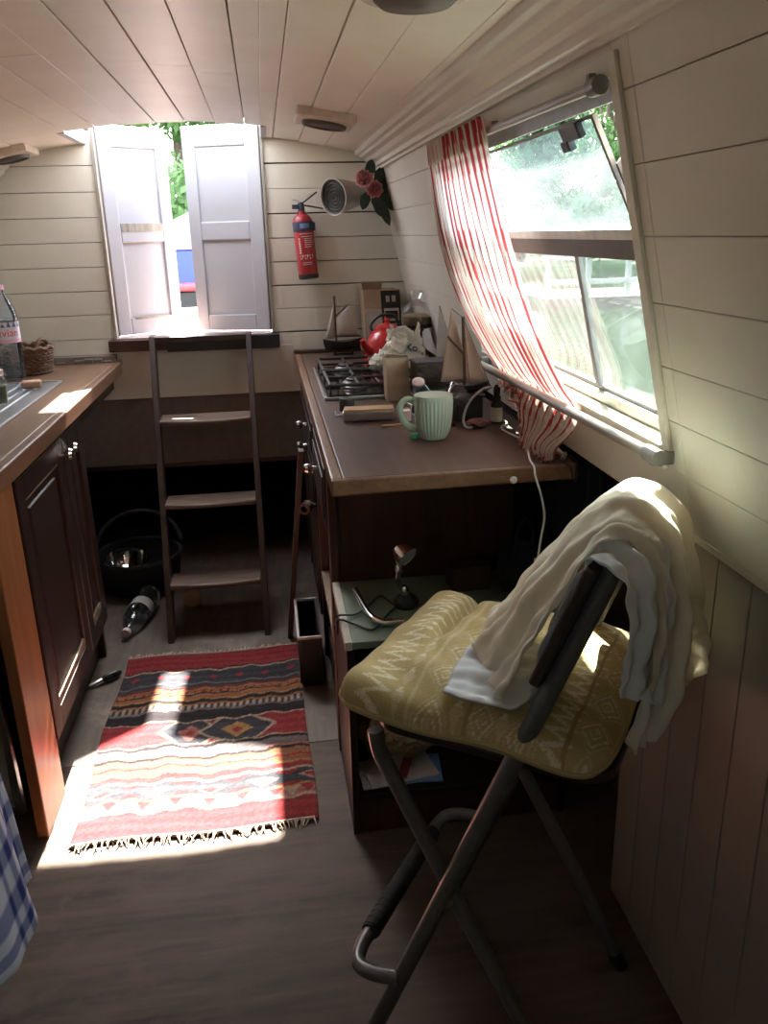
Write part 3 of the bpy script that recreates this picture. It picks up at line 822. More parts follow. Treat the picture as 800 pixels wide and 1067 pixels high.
# ladder up to the doorway
ld = thing('wooden_ladder', (-.245, 2.73, 0), 'dark wooden ladder with worn treads leaning up to the double doors', 'ladder')
def LX(side, z): return (-.410-.034*z if side < 0 else -.072-.004*z)
def LY(z): return 2.735+.62*z
for s in (-1, 1):
    mb = MB(); z0, z1 = 0, 1.00; t = .011
    def q(z, dx, dy): return Vector((LX(s, z)+dx, LY(z)+dy, z))
    mb.hexa([q(z0,-t,-.03), q(z0,t,-.03), q(z0,t,.03), q(z0,-t,.03), q(z1,-t,-.03), q(z1,t,-.03), q(z1,t,.03), q(z1,-t,.03)])
    mb.build('rail', ['ladder'], ld, bevel=.003)
for z in (.185, .437, .712):
    mb = MB(); xl, xr2 = LX(-1, z)+.012, LX(1, z)-.012; y = LY(z)
    n = 14; top = []; 
    prof = [(-.052,0),(-.056,-.006),(-.052,-.020),(.06,-.020),(.06,0)]
    vs = []; fs = []
    for i in range(n+1):
        t = i/n; x = xl+(xr2-xl)*t; sag = .005*math.sin(PI*t)
        for (py, pz) in prof:
            vs.append((x, y+py-(.007*math.sin(PI*t) if py < 0 else 0), z+pz-(sag if pz > -.01 and py < 0 else 0)))
    m_ = len(prof)
    for i in range(n):
        for k in range(m_): fs.append((i*m_+k, i*m_+(k+1) % m_, (i+1)*m_+(k+1) % m_, (i+1)*m_+k))
    fs += [tuple(range(m_)), tuple(n*m_+k for k in range(m_))]
    mb.add(vs, fs); mb.build('tread', ['tread'], ld, bevel=.002)
mb = MB(); mb.box(LX(-1,1)+.011, LX(1,1)-.011, LY(1)-.04, LY(1)+.028, .977, .997); mb.build('top_tread', ['ladder'], ld, bevel=.002)

# brush on the floor by the rug
br_ = thing('hand_brush', (-.58, 2.47, 0), 'grey metal rod with a black grip lying on the floor beside the rug', 'brush')
mb = MB(); mb.tube([(-.638,2.433,.012), (-.600,2.465,.016)], .006, 8); mb.build('rod', ['steel'], br_, smooth=True)
mb = MB(); mb.tube([(-.602,2.463,.016), (-.595,2.469,.017), (-.560,2.498,.018), (-.552,2.505,.017)], [.008,.012,.012,.008], 10); mb.build('grip', ['black'], br_, smooth=True)
# plastic bottle lying
pb = thing('plastic_bottle', (-.55, 2.93, 0), 'empty clear plastic bottle lying on the floor left of the ladder', 'bottle')
d = (Vector((-.572, 2.765, .028))-Vector((-.52, 3.06, .046)))
mb = MB(); mb.lathe(bottle_prof(d.length, .043, .013), (-.52,3.06,.046), d, 24, cap=False); mb.build('bottle_body', ['pet'], pb, smooth=True)
e = Vector((-.572,2.765,.028)); dn = d.normalized()
mb = MB(); mb.lathe([(.016,0),(.016,.018),(0,.0185)], e-dn*.012, dn, 16); mb.build('cap', ['label'], pb, smooth=True)
mb = MB(); mb.lathe([(.0438,.10),(.0438,.15)], (-.52,3.06,.046), d, 24, cap=False); mb.build('bottle_label', ['greycard'], pb, smooth=True)
# black tub with a steel pan in it
tu = thing('rubber_tub', (-.58, 3.27, 0), 'black rubber tub in the dark space left of the ladder', 'tub')
mb = MB(); mb.lathe([(.13,0),(.16,.05),(.172,.13),(.180,.14),(.176,.152),(.164,.148),(.150,.06),(.12,.012),(0,.010)], (-.585,3.265,0), n=36); mb.build('tub_body', ['blackrub'], tu, smooth=True)
mb = MB(); mb.tube([(-.585+.172*math.cos(t), 3.265+.172*math.sin(t)*.5+.05, .15+.13*math.sin(t)) for t in [PI*.04+PI*.92*i/20 for i in range(21)]], .009, 8); mb.build('hoop_handle', ['blackrub'], tu, smooth=True)
pn = thing('steel_bowl', (-.63, 3.22, .05), 'shiny steel bowl lying in the black tub', 'bowl')
mb = MB(); mb.lathe([(.0,.0),(.045,.004),(.075,.03),(.085,.065),(.088,.066),(.083,.068),(.073,.034),(.043,.008),(0,.004)], (-.625,3.225,.075), (.1,-.2,1), 28); mb.build('bowl_body', ['chrome'], pn, smooth=True)
ob_ = MB(); ob_.lathe([(0,0),(.03,.002),(.036,.012),(.036,.03),(.033,.036),(0,.037)], (-.36,3.02,.12), (.1,-1,.1), 20)
cn = ob_.build('pale_tin', ['kraft'], None, smooth=True, origin=(-.36, 3.02, .12))
cn.location = (-.36, 3.03, .036); tag(cn, 'small pale round tin in the shade behind the bottom ladder tread', 'tin')

# pole and mallet leaning at the right-hand cabinet
pl_ = thing('wooden_pole', (.02, 2.70, 0), 'slim brown wooden pole leaning against the right-hand cabinet', 'pole')
mb = MB(); mb.obox((.043,2.61,.36),(.009,0,-.0008),(0,.015,.002),(.036,-.075,.36)); mb.build('shaft', ['ladder'], pl_, bevel=.002)
rl_ = thing('wooden_peg', (.092, 2.55, .525), 'short hollow wooden peg sticking out of the right-hand cabinet beside the pole', 'peg')
mb = MB(); mb.lathe([(.010,0),(.019,.0),(.019,.045),(.010,.045),(.010,.004)], (.092,2.565,.525), (-.35,-1,.05), 18, cap=False); mb.build('ring', ['mast'], rl_, smooth=True)
mb = MB(); mb.tube([(.130,2.57,.524),(.100,2.56,.525)], .008, 8); mb.build('pin', ['dark'], rl_, smooth=True)
# crate
cr_ = thing('black_crate', (.075, 2.45, 0), 'small black open crate on the floor between rug and right-hand cabinet', 'crate')
mb = MB(); x0, x1, y0_, y1_, h = .030, .104, 2.33, 2.62, .165
mb.box(x0, x1, y0_, y1_, 0, .012); mb.box(x0, x0+.008, y0_, y1_, .012, h); mb.box(x1-.008, x1, y0_, y1_, .012, h); mb.box(x0+.008, x1-.008, y0_, y0_+.008, .012, h); mb.box(x0+.008, x1-.008, y1_-.008, y1_, .012, h)
mb.build('crate_body', ['black'], cr_, bevel=.002)
mb = MB(); mb.box(x0-.003, x1, y0_-.003, y0_+.004, h, h+.010); mb.box(x0-.003, x0+.005, y0_, y1_, h, h+.010); mb.box(x0, x1, y1_-.006, y1_+.002, h, h+.010)
mb.build('rim', ['greycard'], cr_, bevel=.002, label='pale grey rim')

# ================================================================== RIGHT WORKTOP AND CABINETS
wt = thing('kitchen_worktop', (.36, 2.5, .868), 'dark brown wooden worktop on the right carrying the hob, mug and model boats', 'worktop')
mb = MB(); mb.hexa([(.128,1.572,.868),(.622,1.588,.868),(.622,3.43,.868),(.128,3.43,.868),(.128,1.572,.90),(.612,1.588,.90),(.612,3.43,.90),(.128,3.43,.90)])
mb.build('top_board', ['top'], wt, bevel=.003)
mb = MB(); mb.box(.104, .1275, 1.571, 3.43, .862, .9008)
mb.build('edge_strip', ['topedge'], wt, bevel=.004, label='paler worn front edge')
mb = MB(); mb.hexa([(.104,1.560,.866),(.616,1.576,.866),(.616,1.588,.866),(.104,1.572,.866),(.104,1.560,.9004),(.612,1.576,.9004),(.612,1.588,.9004),(.104,1.572,.9004)])
mb.build('end_strip', ['topedge'], wt, bevel=.004, label='paler worn end edge')
mb = MB(); mb.box(.10, .375, 3.405, 3.43, .9005, .915); mb.build('back_lip', ['top'], wt, bevel=.003)

bc = thing('kitchen_base_unit', (.36, 2.7, 0), 'dark wooden base unit with knobs under the right worktop beside the ladder', 'cabinet')
mb = MB(); mb.box(.140, .600, 1.975, 1.995, 0, .866); mb.box(.140, .60, 3.38, 3.40, 0, .866); mb.box(.58, .60, 1.995, 3.38, 0, .866); mb.box(.150, .58, 1.995, 3.38, .10, .12)
mb.build('carcass', ['darkred'], bc, bevel=.002)
mb = MB(); mb.box(.120, .142, 1.965, 2.02, 0, .862); mb.box(.122, .150, 2.52, 2.56, 0, .862); mb.box(.122, .150, 3.36, 3.40, 0, .862); mb.box(.124, .150, 2.02, 3.36, .80, .862); mb.box(.135, .150, 2.02, 3.36, 0, .11)
mb.build('face_frame', ['darkred'], bc, bevel=.002)
for y0, y1, z0, z1, ky, kz in ((2.03, 2.51, .62, .795, 2.33, .715), (2.57, 3.35, .665, .795, 2.89, .722), (2.57, 2.95, .13, .655, 2.68, .62), (2.96, 3.35, .13, .655, 3.0, .62)):
    mb = MB(); mb.box(.116, .134, y0, y1, z0, z1); mb.box(.112, .116, y0+.03, y1-.03, z0+.03, z1-.03)
    nm = 'drawer' if z0 > .6 else 'door'
    d = mb.build(nm, ['dark'], bc, bevel=.004); add_knob(d, .114, ky, kz, -1, 'chrome')
mb = MB(); mb.box(.122, .148, 2.022, 2.51, .30, .318); mb.box(.15, .57, 2.0, 2.50, .30, .318); mb.build('shelf', ['line'], bc, bevel=.002, label='pale shelf edge')  # coloured pale to imitate light catching the open shelf

# ---- gas hob
hb = thing('gas_hob', (.34, 2.67, .9), 'black four-burner gas hob with wire pan supports set in the right worktop', 'hob')
mb = MB(); mb.box(.155, .545, 2.385, 2.965, .9005, .912)
mb.build('hob_tray', ['blackgloss'], hb, bevel=.005)
mb = MB(); mb.box(.150, .158, 2.38, 2.97, .9005, .910); mb.box(.150, .55, 2.378, 2.386, .9005, .910)
mb.build('rim', ['steel'], hb, bevel=.002)
for y in (2.53, 2.82):
    for x in (.255, .445):
        mb = MB(); mb.lathe([(.045,0),(.045,.004),(.036,.009),(.036,.014),(.030,.020),(0,.0205)], (x,y,.912), n=24)
        bu = mb.build('burner', ['alu'], hb, smooth=True)
        MB().lathe([(.028,.0205),(.028,.026),(.024,.028),(0,.028)], (x,y,.912), n=24).build('burner_cap', ['black'], bu, smooth=True)
for y0, y1 in ((2.40, 2.665), (2.685, 2.95)):
    mb = MB(); zt, r = .940, .0050
    mb.tube([(.17,y0,.912),(.17,y0,zt),(.53,y0,zt),(.53,y0,.912)], r, 8); mb.tube([(.17,y1,.912),(.17,y1,zt),(.53,y1,zt),(.53,y1,.912)], r, 8)
    mb.tube([(.17,y0,zt),(.17,y1,zt)], r, 8); mb.tube([(.53,y0,zt),(.53,y1,zt)], r, 8); mb.tube([(.35,y0,zt),(.35,y1,zt)], r, 8)
    ym = (y0+y1)/2
    for x in (.255, .445):
        for dx, dy in ((1,0),(-1,0),(0,1),(0,-1)):
            a = Vector((x+dx*.025, ym+dy*.025, zt)); b2 = Vector((x+dx*.085, ym+dy*.13, zt))
            mb.tube([a, b2], r*.9, 6)
    mb.build('pan_support', ['black'], hb, smooth=True)

# ---- celadon mug
mg = thing('ribbed_mug', (.368, 1.86, .9), 'pale green ribbed china mug at the near end of the right worktop', 'mug')
mo = Vector((.368, 1.86, .9008))
prof = [(.028,0),(.031,.003),(.037,.018),(.041,.035),(.0440,.060),(.0450,.085),(.0452,.097),(.0447,.1025)]
def rib(a, h): return 1 if h > .092 else 1+.034*(abs(math.cos(a*15))-.6)*min(1, h/.01)*min(1, (.094-h)/.006 if h < .094 else 0)
pp = spline([(r, 0, h) for r, h in prof], 26); pp = [(p.x, p.z) for p in pp]
mb = MB(); mb.lathe(pp, mo, n=300, rib=rib); 
inn = [(.0447,.1025),(.0425,.1025),(.0415,.095),(.0405,.06),(.034,.02),(0,.006)]
mb.lathe(inn, mo, n=68, cap=False)
mb.build('mug_body', ['mug'], mg, smooth=True, angle=80)
mb = MB(); hd = Vector((-.95, .30, 0)).normalized()
pts = spline([mo+hd*.043+Vector((0,0,.086)), mo+hd*.062+Vector((0,0,.090)), mo+hd*.077+Vector((0,0,.076)), mo+hd*.076+Vector((0,0,.052)), mo+hd*.062+Vector((0,0,.030)), mo+hd*.039+Vector((0,0,.022))], 24)
mb.tube(pts, .0062, 10, flat=1.3); mb.build('handle', ['mug'], mg, smooth=True)

# ---- flat tin with wooden lid, cap, match
tn = thing('flat_tin', (.245, 2.10, .9), 'flat oblong tin with a pale wooden lid on the worktop in front of the hob', 'tin')
u1, u2 = Vector((.0655,-.004,0)), Vector((.004,.026,0))
mb = MB(); mb.obox((.245,2.10,.9145), u1, u2, (0,0,.0125)); mb.build('tin_body', ['pinktin'], tn, bevel=.004)
mb = MB(); mb.obox((.245,2.10,.9295), u1*.97, u2*.95, (0,0,.0025)); mb.build('lid', ['tinwood'], tn, bevel=.001, label='pale wooden lid')
kn = thing('hooked_stopper', (.205, 2.22, .9), 'small black round stopper with a metal hook standing between tin and hob', 'stopper')
mb = MB(); mb.lathe([(.020,0),(.021,.002),(.021,.030),(.019,.034),(0,.035)], (.200,2.225,.9008), n=24); mb.build('cap_body', ['black'], kn, smooth=True)
mb = MB(); mb.tube([(.183,2.16,.904),(.163,2.155,.904),(.161,2.16,.915)], .003, 8); mb.tube([(.183,2.16,.904),(.194,2.208,.912)], .003, 8); mb.build('hook', ['steel'], kn, smooth=True)
mt = MB(); mt.obox((.296,2.008,.9028),(.030,.004,0),(-.0004,.003,0),(0,0,.002))
tag(mt.build('wooden_stick', ['tinwood'], None, bevel=.0005, origin=(.296,2.008,.9)), 'short pale wooden stick lying beside the mug handle', 'stick')
wb_ = MB(); wb_.box(.322,.348,2.05,2.075,.9005,.928)
tag(wb_.build('white_box', ['label'], None, bevel=.002, origin=(.335,2.06,.9)), 'tiny white box standing behind the mug handle at the end of the tin', 'box')
gp = MB(); gp.lathe([(.010,0),(.011,.004),(.009,.010),(0,.011)], (.325,1.872,.9006), n=14)
tag(gp.build('green_clip', ['greenbit'], None, smooth=True, origin=(.325,1.872,.9)), 'bright green plastic cap lying under the mug handle', 'cap')

# ---- red kettle
kt = thing('red_kettle', (.44, 3.10, .9), 'red enamel kettle with a domed lid behind the hob, before the cardboard box', 'kettle')
ko = (.440, 3.10, .9008)
mb = MB(); mb.lathe([(.082,0),(.088,.006),(.088,.03),(.080,.07),(.062,.105),(.046,.118),(.040,.12)], ko, n=36); mb.build('kettle_body', ['red'], kt, smooth=True)
mb = MB(); mb.lathe([(.046,.118),(.044,.126),(.030,.136),(.010,.140),(.008,.146),(.013,.152),(.010,.160),(0,.161)], ko, n=28); mb.build('lid', ['red'], kt, smooth=True)
mb = MB(); mb.tube(spline([(.375,3.06,.94),(.352,3.045,.96),(.338,3.035,.99)], 8), [.018-.001*i for i in range(9)], 12); mb.build('spout', ['red'], kt, smooth=True)
mb = MB(); mb.tube(spline([(.395,3.12,.995),(.385,3.145,1.03),(.42,3.14,1.065),(.475,3.12,1.06),(.490,3.11,1.0)], 18), .006, 8); mb.build('handle', ['black'], kt, smooth=True)

# ---- cardboard box in the corner
bx_ = thing('cardboard_box', (.465, 3.36, .9), 'open brown and grey cardboard box in the far corner of the right worktop', 'box')
o = Vector((.392, 3.33, .901)); ux = Vector((.150, .012, 0)); uy = Vector((-.006, .085, 0)); uz = Vector((-.012, .012, .245))
def cb(mb, a0, a1, b0, b1, c0, c1, m=0):
    P = lambda a, b2, c: o+ux*a+uy*b2+uz*c
    mb.hexa([P(a0,b0,c0), P(a1,b0,c0), P(a1,b1,c0), P(a0,b1,c0), P(a0,b0,c1), P(a1,b0,c1), P(a1,b1,c1), P(a0,b1,c1)], m)
mb = MB(); cb(mb,0,1,0,.06,0,1); cb(mb,0,1,.94,1,0,1); cb(mb,0,.03,.06,.94,0,1); cb(mb,.97,1,.06,.94,0,1); cb(mb,.03,.97,.06,.94,0,.02)
mb.build('carton', ['kraft'], bx_, bevel=.001)
mb = MB(); cb(mb,.02,.46,-.012,-.001,.02,.70); mb.build('grey_panel', ['greycard'], bx_, label='pale grey printed panel')
mb = MB(); cb(mb,.47,.99,-.014,-.001,.02,.98); cb(mb,.53,.93,-.020,-.014,.50,.70,1); cb(mb,.53,.93,-.020,-.014,.10,.46,1); cb(mb,.60,.70,-.022,-.014,.80,.90,1); cb(mb,.76,.86,-.022,-.014,.80,.90,1); cb(mb,.56,.90,-.024,-.020,.54,.66,2)
mb.build('picture_panel', ['ink', 'greycard', 'ink'], bx_, label='dark printed panel with grey shapes')
mb = MB(); mb.hexa([o+uz, o+ux*.5+uz, o+ux*.5+uz*1.02, o+uz*1.02, o+uz+Vector((-.008,-.03,.03)), o+ux*.5+uz+Vector((0,-.03,.03)), o+ux*.5+uz+Vector((0,-.028,.034)), o+uz+Vector((-.008,-.028,.034))])
mb.build('flap', ['kraft'], bx_)

# ---- glass jar with a domed lid on a dark stand
gj = thing('storage_jar', (.540, 3.035, .9), 'glass domed jar with knob lid holding coffee on a tall black stand', 'jar')
jo = (.540, 3.035, .9008)
mb = MB(); mb.lathe([(.045,0),(.048,.004),(.044,.010),(.024,.018),(.020,.03),(.020,.11),(.03,.122),(.055,.128),(.055,.136),(0,.137)], jo, n=28); mb.build('stand', ['black'], gj, smooth=True)
mb = MB(); mb.lathe([(.050,.138),(.056,.145),(.057,.175),(.052,.195),(.034,.212),(.018,.220),(.013,.228),(.020,.238),(.025,.248),(.020,.257),(0,.259)], jo, n=32, cap=False); mb.build('glass_dome', ['glassjar'], gj, smooth=True)
mb = MB(); mb.lathe([(.049,.139),(.052,.145),(.053,.168),(.040,.174),(0,.176)], jo, n=28); mb.build('contents', ['coffee'], gj, smooth=True, label='brown coffee grounds')

# ---- flour bag
fb = thing('flour_bag', (.445, 2.66, .945), 'open crumpled white paper flour bag on the hob behind the clear box', 'bag')
random.seed(3)
R = []
for i in range(13):
    h = i/12; z = .9455+.115*h; row = []
    for j in range(33):
        a = 2*PI*j/32
        sx, sy = .066*(1-.25*h), .040*(1-.35*h)
        ca, sa = math.cos(a), math.sin(a)
        e = .5
        x = sx*math.copysign(abs(ca)**e, ca); y = sy*math.copysign(abs(sa)**e, sa)
        k = .004*math.sin(a*5+i*1.7)+.003*math.sin(a*9-i*2.3)
        top = .014*math.sin(a*3+1)+.010*math.sin(a*7) if i >= 11 else 0
        row.append(Vector((.440+x+k-.010*h, 2.665+y+k*.7, z+top)))
    R.append(row)
fbo = MB().grid(R).build('bag_body', ['paperbag'], fb, smooth=True, solid=.0012, fixn=False)
P = surf([[(.43,2.635,1.070),(.39,2.63,1.045),(.35,2.63,1.005),(.315,2.635,.980)], [(.435,2.605,1.03),(.395,2.59,1.0),(.355,2.60,.975),(.312,2.615,.960)], [(.420,2.612,.975),(.385,2.61,.955),(.35,2.62,.945),(.320,2.635,.940)]], 14, 18)
P = [[p+Vector((.003*math.sin(i*2.1+j), .005*math.sin(i*1.3+j*1.7), .004*math.sin(j*2.2+i))) for j, p in enumerate(r)] for i, r in enumerate(P)]
MB().grid(P).build('torn_top', ['paperbag'], fb, smooth=True, solid=.0012, fixn=False)
P2 = surf([[(.415,2.622,1.02),(.39,2.618,1.0),(.37,2.618,.985)], [(.425,2.618,.99),(.395,2.614,.975),(.365,2.62,.965)]], 6, 8)
MB().grid(P2).build('inner_fold', ['kraft'], fb, smooth=True, fixn=False, label='brown inner lining of the torn bag top')
vs, fs = text_mesh('Xo', .034)
mb = MB(); mb.add([(.448+v.x, 2.6215, 1.000+v.y-.14*v.x) for v in vs], fs); mb.build('lettering', ['ink'], fb, fixn=False)

# ---- kraft carton, clear box, small iron
ca_ = thing('kraft_carton', (.36, 2.345, .9), 'plain brown kraft carton standing on the worktop left of the clear box', 'carton')
mb = MB(); o = Vector((.328, 2.325, .9006)); ux = Vector((.066,.006,0)); uy = Vector((-.004,.04,0)); uz = Vector((-.004,.004,.122))
cb(mb,0,1,0,.04,0,1); cb(mb,0,1,.96,1,0,1); cb(mb,0,.02,.04,.96,0,1); cb(mb,.98,1,.04,.96,0,1); cb(mb,.02,.98,.04,.96,0,.01)
mb.build('carton_body', ['kraft'], ca_, bevel=.001)
mb = MB(); mb.hexa([o+uz, o+ux+uz, o+ux+uz+uy*.1, o+uz+uy*.1, o+uz*1.10-uy*.3, o+ux*.9+uz*1.06-uy*.2, o+ux*.9+uz*1.07-uy*.15, o+uz*1.11-uy*.25]); mb.build('flap', ['kraft'], ca_)
cl = thing('clear_box', (.435, 2.31, .9), 'clear plastic food box with a black lid on the worktop behind the mug', 'box')
o = Vector((.400, 2.245, .9006)); ux = Vector((.115,.008,0)); uy = Vector((-.006,.085,0)); uz = Vector((0,0,.112))
mb = MB(); cb(mb,0,1,0,.03,0,1); cb(mb,0,1,.97,1,0,1); cb(mb,0,.02,.03,.97,0,1); cb(mb,.98,1,.03,.97,0,1); cb(mb,.02,.98,.03,.97,0,.02); mb.build('box_body', ['clearbox'], cl, bevel=.002)
mb = MB(); cb(mb,-.03,1.03,-.03,1.03,1.0,1.06); mb.build('lid', ['black'], cl, bevel=.002)
mb = MB(); cb(mb,.05,.95,.08,.92,.03,.55); mb.build('contents', ['brownpaper'], cl, bevel=.006, label='brown contents')
ir = thing('travel_iron', (.40, 2.12, .9), 'small dark blue iron with a pale knob standing behind the mug', 'iron')
io = Vector((.365, 2.10, .902))
mb = MB(); mb.extrude([(.358,.904),(.372,.990),(.392,.988),(.412,.962),(.462,.965),(.470,.955),(.440,.925),(.428,.904)], 'y', 2.088, 2.142)
mb.build('iron_body', ['navy'], ir, bevel=.010, smooth=True)
mb = MB(); mb.extrude([(.352,.902),(.350,.915),(.362,.960),(.366,.958),(.357,.914),(.430,.906),(.430,.902)], 'y', 2.084, 2.146); mb.build('soleplate', ['chrome'], ir, bevel=.002)
mb = MB(); mb.lathe([(.013,0),(.016,.004),(.016,.012),(.010,.016),(0,.017)], (.376,2.10,.984), (-.1,-.5,.8), 20); mb.build('knob', ['label'], ir, smooth=True, label='pale round knob')
fn = thing('clear_funnel', (.45, 2.02, .9), 'small clear plastic funnel leaning behind the mug rim', 'funnel')
mb = MB(); mb.lathe([(.005,0),(.006,.02),(.034,.062),(.035,.064),(.033,.062),(.005,.020)], (.405,1.955,.955), (.8,.5,.35), 24, cap=False); mb.build('cone', ['clearbox'], fn, smooth=True)
mb = MB(); mb.tube([(.430,1.975,.9008),(.428,1.972,.965)], .004, 8); mb.lathe([(.016,0),(.016,.004),(0,.005)], (.430,1.975,.9006), n=16); mb.build('stand', ['clearbox'], fn, smooth=True)

# ---- two model sailing boats
sb = thing('model_sailboat', (.29, 3.33, .9), 'dark-hulled model sailing boat with pale sails by the end wall', 'boat')
def hull(mb, p, L, wd, h, ang, sheer=.3):
    ca, sa = math.cos(ang), math.sin(ang); rows = []
    for i in range(13):
        t = i/12*2-1; bw = wd*(1-abs(t)**2.2)+.002; zt = h*(1+sheer*t*t)
        r = []
        for k in range(9):
            a = PI*k/8; x = t*L/2*(1-.10*math.sin(a)); y = math.cos(a)*bw; z = zt-math.sin(a)**.7*(zt-.002-.15*h*abs(t)**3)
            r.append(Vector((p[0]+x*ca-y*sa, p[1]+x*sa+y*ca, p[2]+z)))
        rows.append(r)
    mb.grid(rows)
    for i in range(12): mb.add([rows[i][0], rows[i+1][0], rows[i+1][8], rows[i][8]], [(0,1,2,3)])
    mb.add(rows[0], [tuple(range(9))]); mb.add(rows[12], [tuple(range(9))])
mb = MB(); hull(mb, (.292,3.33,.9155), .155, .026, .038, .05); mb.build('hull', ['hull'], sb, smooth=True, angle=50)
mb = MB(); mb.box(.255,.262,3.31,3.35,.9006,.918); mb.box(.325,.332,3.31,3.35,.9006,.918); mb.box(.262,.325,3.327,3.333,.9006,.906); mb.build('cradle', ['hull'], sb)
mb = MB(); mb.tube([(.268,3.33,.95),(.266,3.33,1.128)], .004, 8); mb.tube([(.262,3.33,1.045),(.318,3.325,1.092)], .0032, 6); mb.tube([(.268,3.33,.972),(.365,3.325,.972)], .003, 6); mb.build('mast', ['mast'], sb, smooth=True)
def sail(parent, pts, mat, belly=.012, name='sail'):
    """four-cornered cloth a-b-c-d bellied sideways"""
    a, b2, c, d = map(Vector, pts); P = []
    n = (b2-a).cross(d-a).normalized()
    for i in range(11):
        u = i/10; r = []
        for j in range(11):
            v = j/10; p = (a*(1-u)+b2*u)*(1-v)+(d*(1-u)+c*u)*v
            r.append(p+n*belly*math.sin(PI*u)*math.sin(PI*(.15+.85*v)))
        P.append(r)
    MB().grid(P).build(name, [mat], parent, smooth=True, solid=.0012, fixn=False)
sail(sb, [(.270,3.328,.976),(.362,3.322,.976),(.318,3.322,1.088),(.270,3.328,1.048)], 'sail2')
sail(sb, [(.225,3.332,.965),(.262,3.330,.965),(.265,3.330,1.10),(.263,3.330,1.105)], 'sail2', .006)

s2 = thing('model_sailboat', (.49, 2.04, .9), 'model sailing boat with brown gaff sails standing behind the green mug', 'boat')
bs = MB(); bs.box(.458, .525, 2.01, 2.07, .9006, .966); bs.box(.452, .531, 2.004, 2.076, .960, .970)
bs.build('stand', ['black'], s2, bevel=.003)
mb = MB(); hull(mb, (.492,2.04,.968), .115, .020, .022, .1); mb.build('hull', ['hull'], s2, smooth=True, angle=50)
mb = MB(); mb.tube([(.484,2.04,.985),(.479,2.04,1.158)], .0042, 8); mb.tube([(.480,2.04,1.068),(.441,2.045,1.112)], .003, 6); mb.tube([(.484,2.04,1.002),(.424,2.046,.998)], .003, 6); mb.tube([(.50,2.04,.990),(.552,2.042,.978)], .0035, 6)
mb.build('mast', ['mast'], s2, smooth=True)
sail(s2, [(.482,2.038,1.004),(.424,2.044,1.000),(.450,2.044,1.180),(.479,2.038,1.078)], 'sail')
sail(s2, [(.548,2.041,.986),(.490,2.041,.996),(.482,2.041,1.135),(.484,2.041,1.140)], 'sail', .006)
mb = MB()
for p in ([(.479,2.04,1.156),(.450,2.043,1.178)], [(.479,2.04,1.156),(.552,2.042,.980)], [(.479,2.04,1.156),(.493,2.02,.99)], [(.479,2.04,1.15),(.493,2.062,.99)]): mb.tube(p, .0009, 5)
mb.tube([(.538+.012*math.cos(t), 2.041, .983+.010*math.sin(t)) for t in [2*PI*i/16 for i in range(17)]], .0025, 6)
mb.build('rigging', ['mast'], s2, smooth=True)
# a third pale sail shape behind
s3 = thing('folded_card', (.56, 2.62, .9), 'tall pale pointed card propped against the wall behind the clear box', 'card')
mb = MB(); mb.add([(.540,2.70,.9006),(.596,2.52,.9006),(.542,2.64,1.135),(.543,2.70,.9006),(.599,2.52,.9006),(.545,2.64,1.135)], [(0,1,2),(5,4,3),(0,3,4,1),(1,4,5,2),(2,5,3,0)])
mb.build('card_sheet', ['sail2'], s3)

# ---- dropper bottle, clutter, cables on the worktop
dp = thing('dropper_bottle', (.553, 1.985, .9), 'small dark dropper bottle with a cream label under the curtain pole', 'bottle')
do = (.553, 1.985, .9008)
mb = MB(); mb.lathe([(.0125,0),(.0145,.002),(.0145,.042),(.012,.048),(.007,.052),(.007,.056)], do, n=24); mb.build('bottle_body', ['amber'], dp, smooth=True)
mb = MB(); mb.lathe([(.0149,.004),(.0149,.040)], do, n=24, cap=False); mb.build('bottle_label', ['lab'], dp, smooth=True)
mb = MB(); mb.lathe([(.010,.054),(.0105,.056),(.0105,.066),(.007,.068),(.009,.075),(.0085,.088),(.004,.095),(0,.096)], do, n=20); mb.build('dropper', ['black'], dp, smooth=True)
fg = thing('wrinkled_pouch', (.495, 1.94, .9), 'small red-brown wrinkled lump lying between mug and dropper bottle', 'pouch')
R = []
for i in range(11):
    v = PI*i/10; row = []
    for j in range(25):
        a = 2*PI*j/24; k = 1+.13*math.sin(a*5+i)+.08*math.sin(a*8-i*2)
        row.append(Vector((.497+.030*math.sin(v)*math.cos(a)*k, 1.94+.020*math.sin(v)*math.sin(a)*k, .9125-.0112*math.cos(v)*(1+.12*math.sin(a*3)))))
    R.append(row)
MB().grid(R).build('pouch_body', ['fig'], fg, smooth=True, fixn=False)
gc = MB(); gc.tube(spline([(.478,1.93,.9045),(.462,1.935,.9045),(.462,1.955,.925),(.480,1.97,.960),(.515,1.985,.985),(.548,2.015,.985)], 30), .0032, 8)
tag(gc.build('grey_cable', ['greycable'], None, smooth=True, origin=(.478,1.93,.9)), 'grey cable looping up from beside the mug to the model boat', 'cable')
wc = MB(); wc.tube(spline([(.575,1.99,.9045),(.570,1.95,.9045),(.545,1.91,.9045),(.545,1.86,.9045),(.556,1.79,.9045),(.545,1.70,.9045),(.522,1.61,.9048),(.514,1.556,.9035),(.515,1.548,.885),(.528,1.548,.845),(.537,1.548,.80),(.531,1.548,.75),(.526,1.548,.705)], 90), .0023, 8)
wcr = thing('white_cable', (.515, 1.55, .9), 'thin white cable running over the near worktop edge and hanging down', 'cable')
wc.build('lead', ['whitecable'], wcr, smooth=True)
mb = MB(); mb.box(.519,.528,1.544,1.552,.678,.708); mb.build('plug', ['whitecable'], wcr, bevel=.002)
mb = MB(); mb.box(.520,.527,1.5455,1.5505,.664,.678); mb.build('plug_tip', ['steel'], wcr)
ct = thing('cable_connector', (.60, 1.635, .9), 'little tangle of pale plug ends at the wall corner of the right worktop', 'connector')
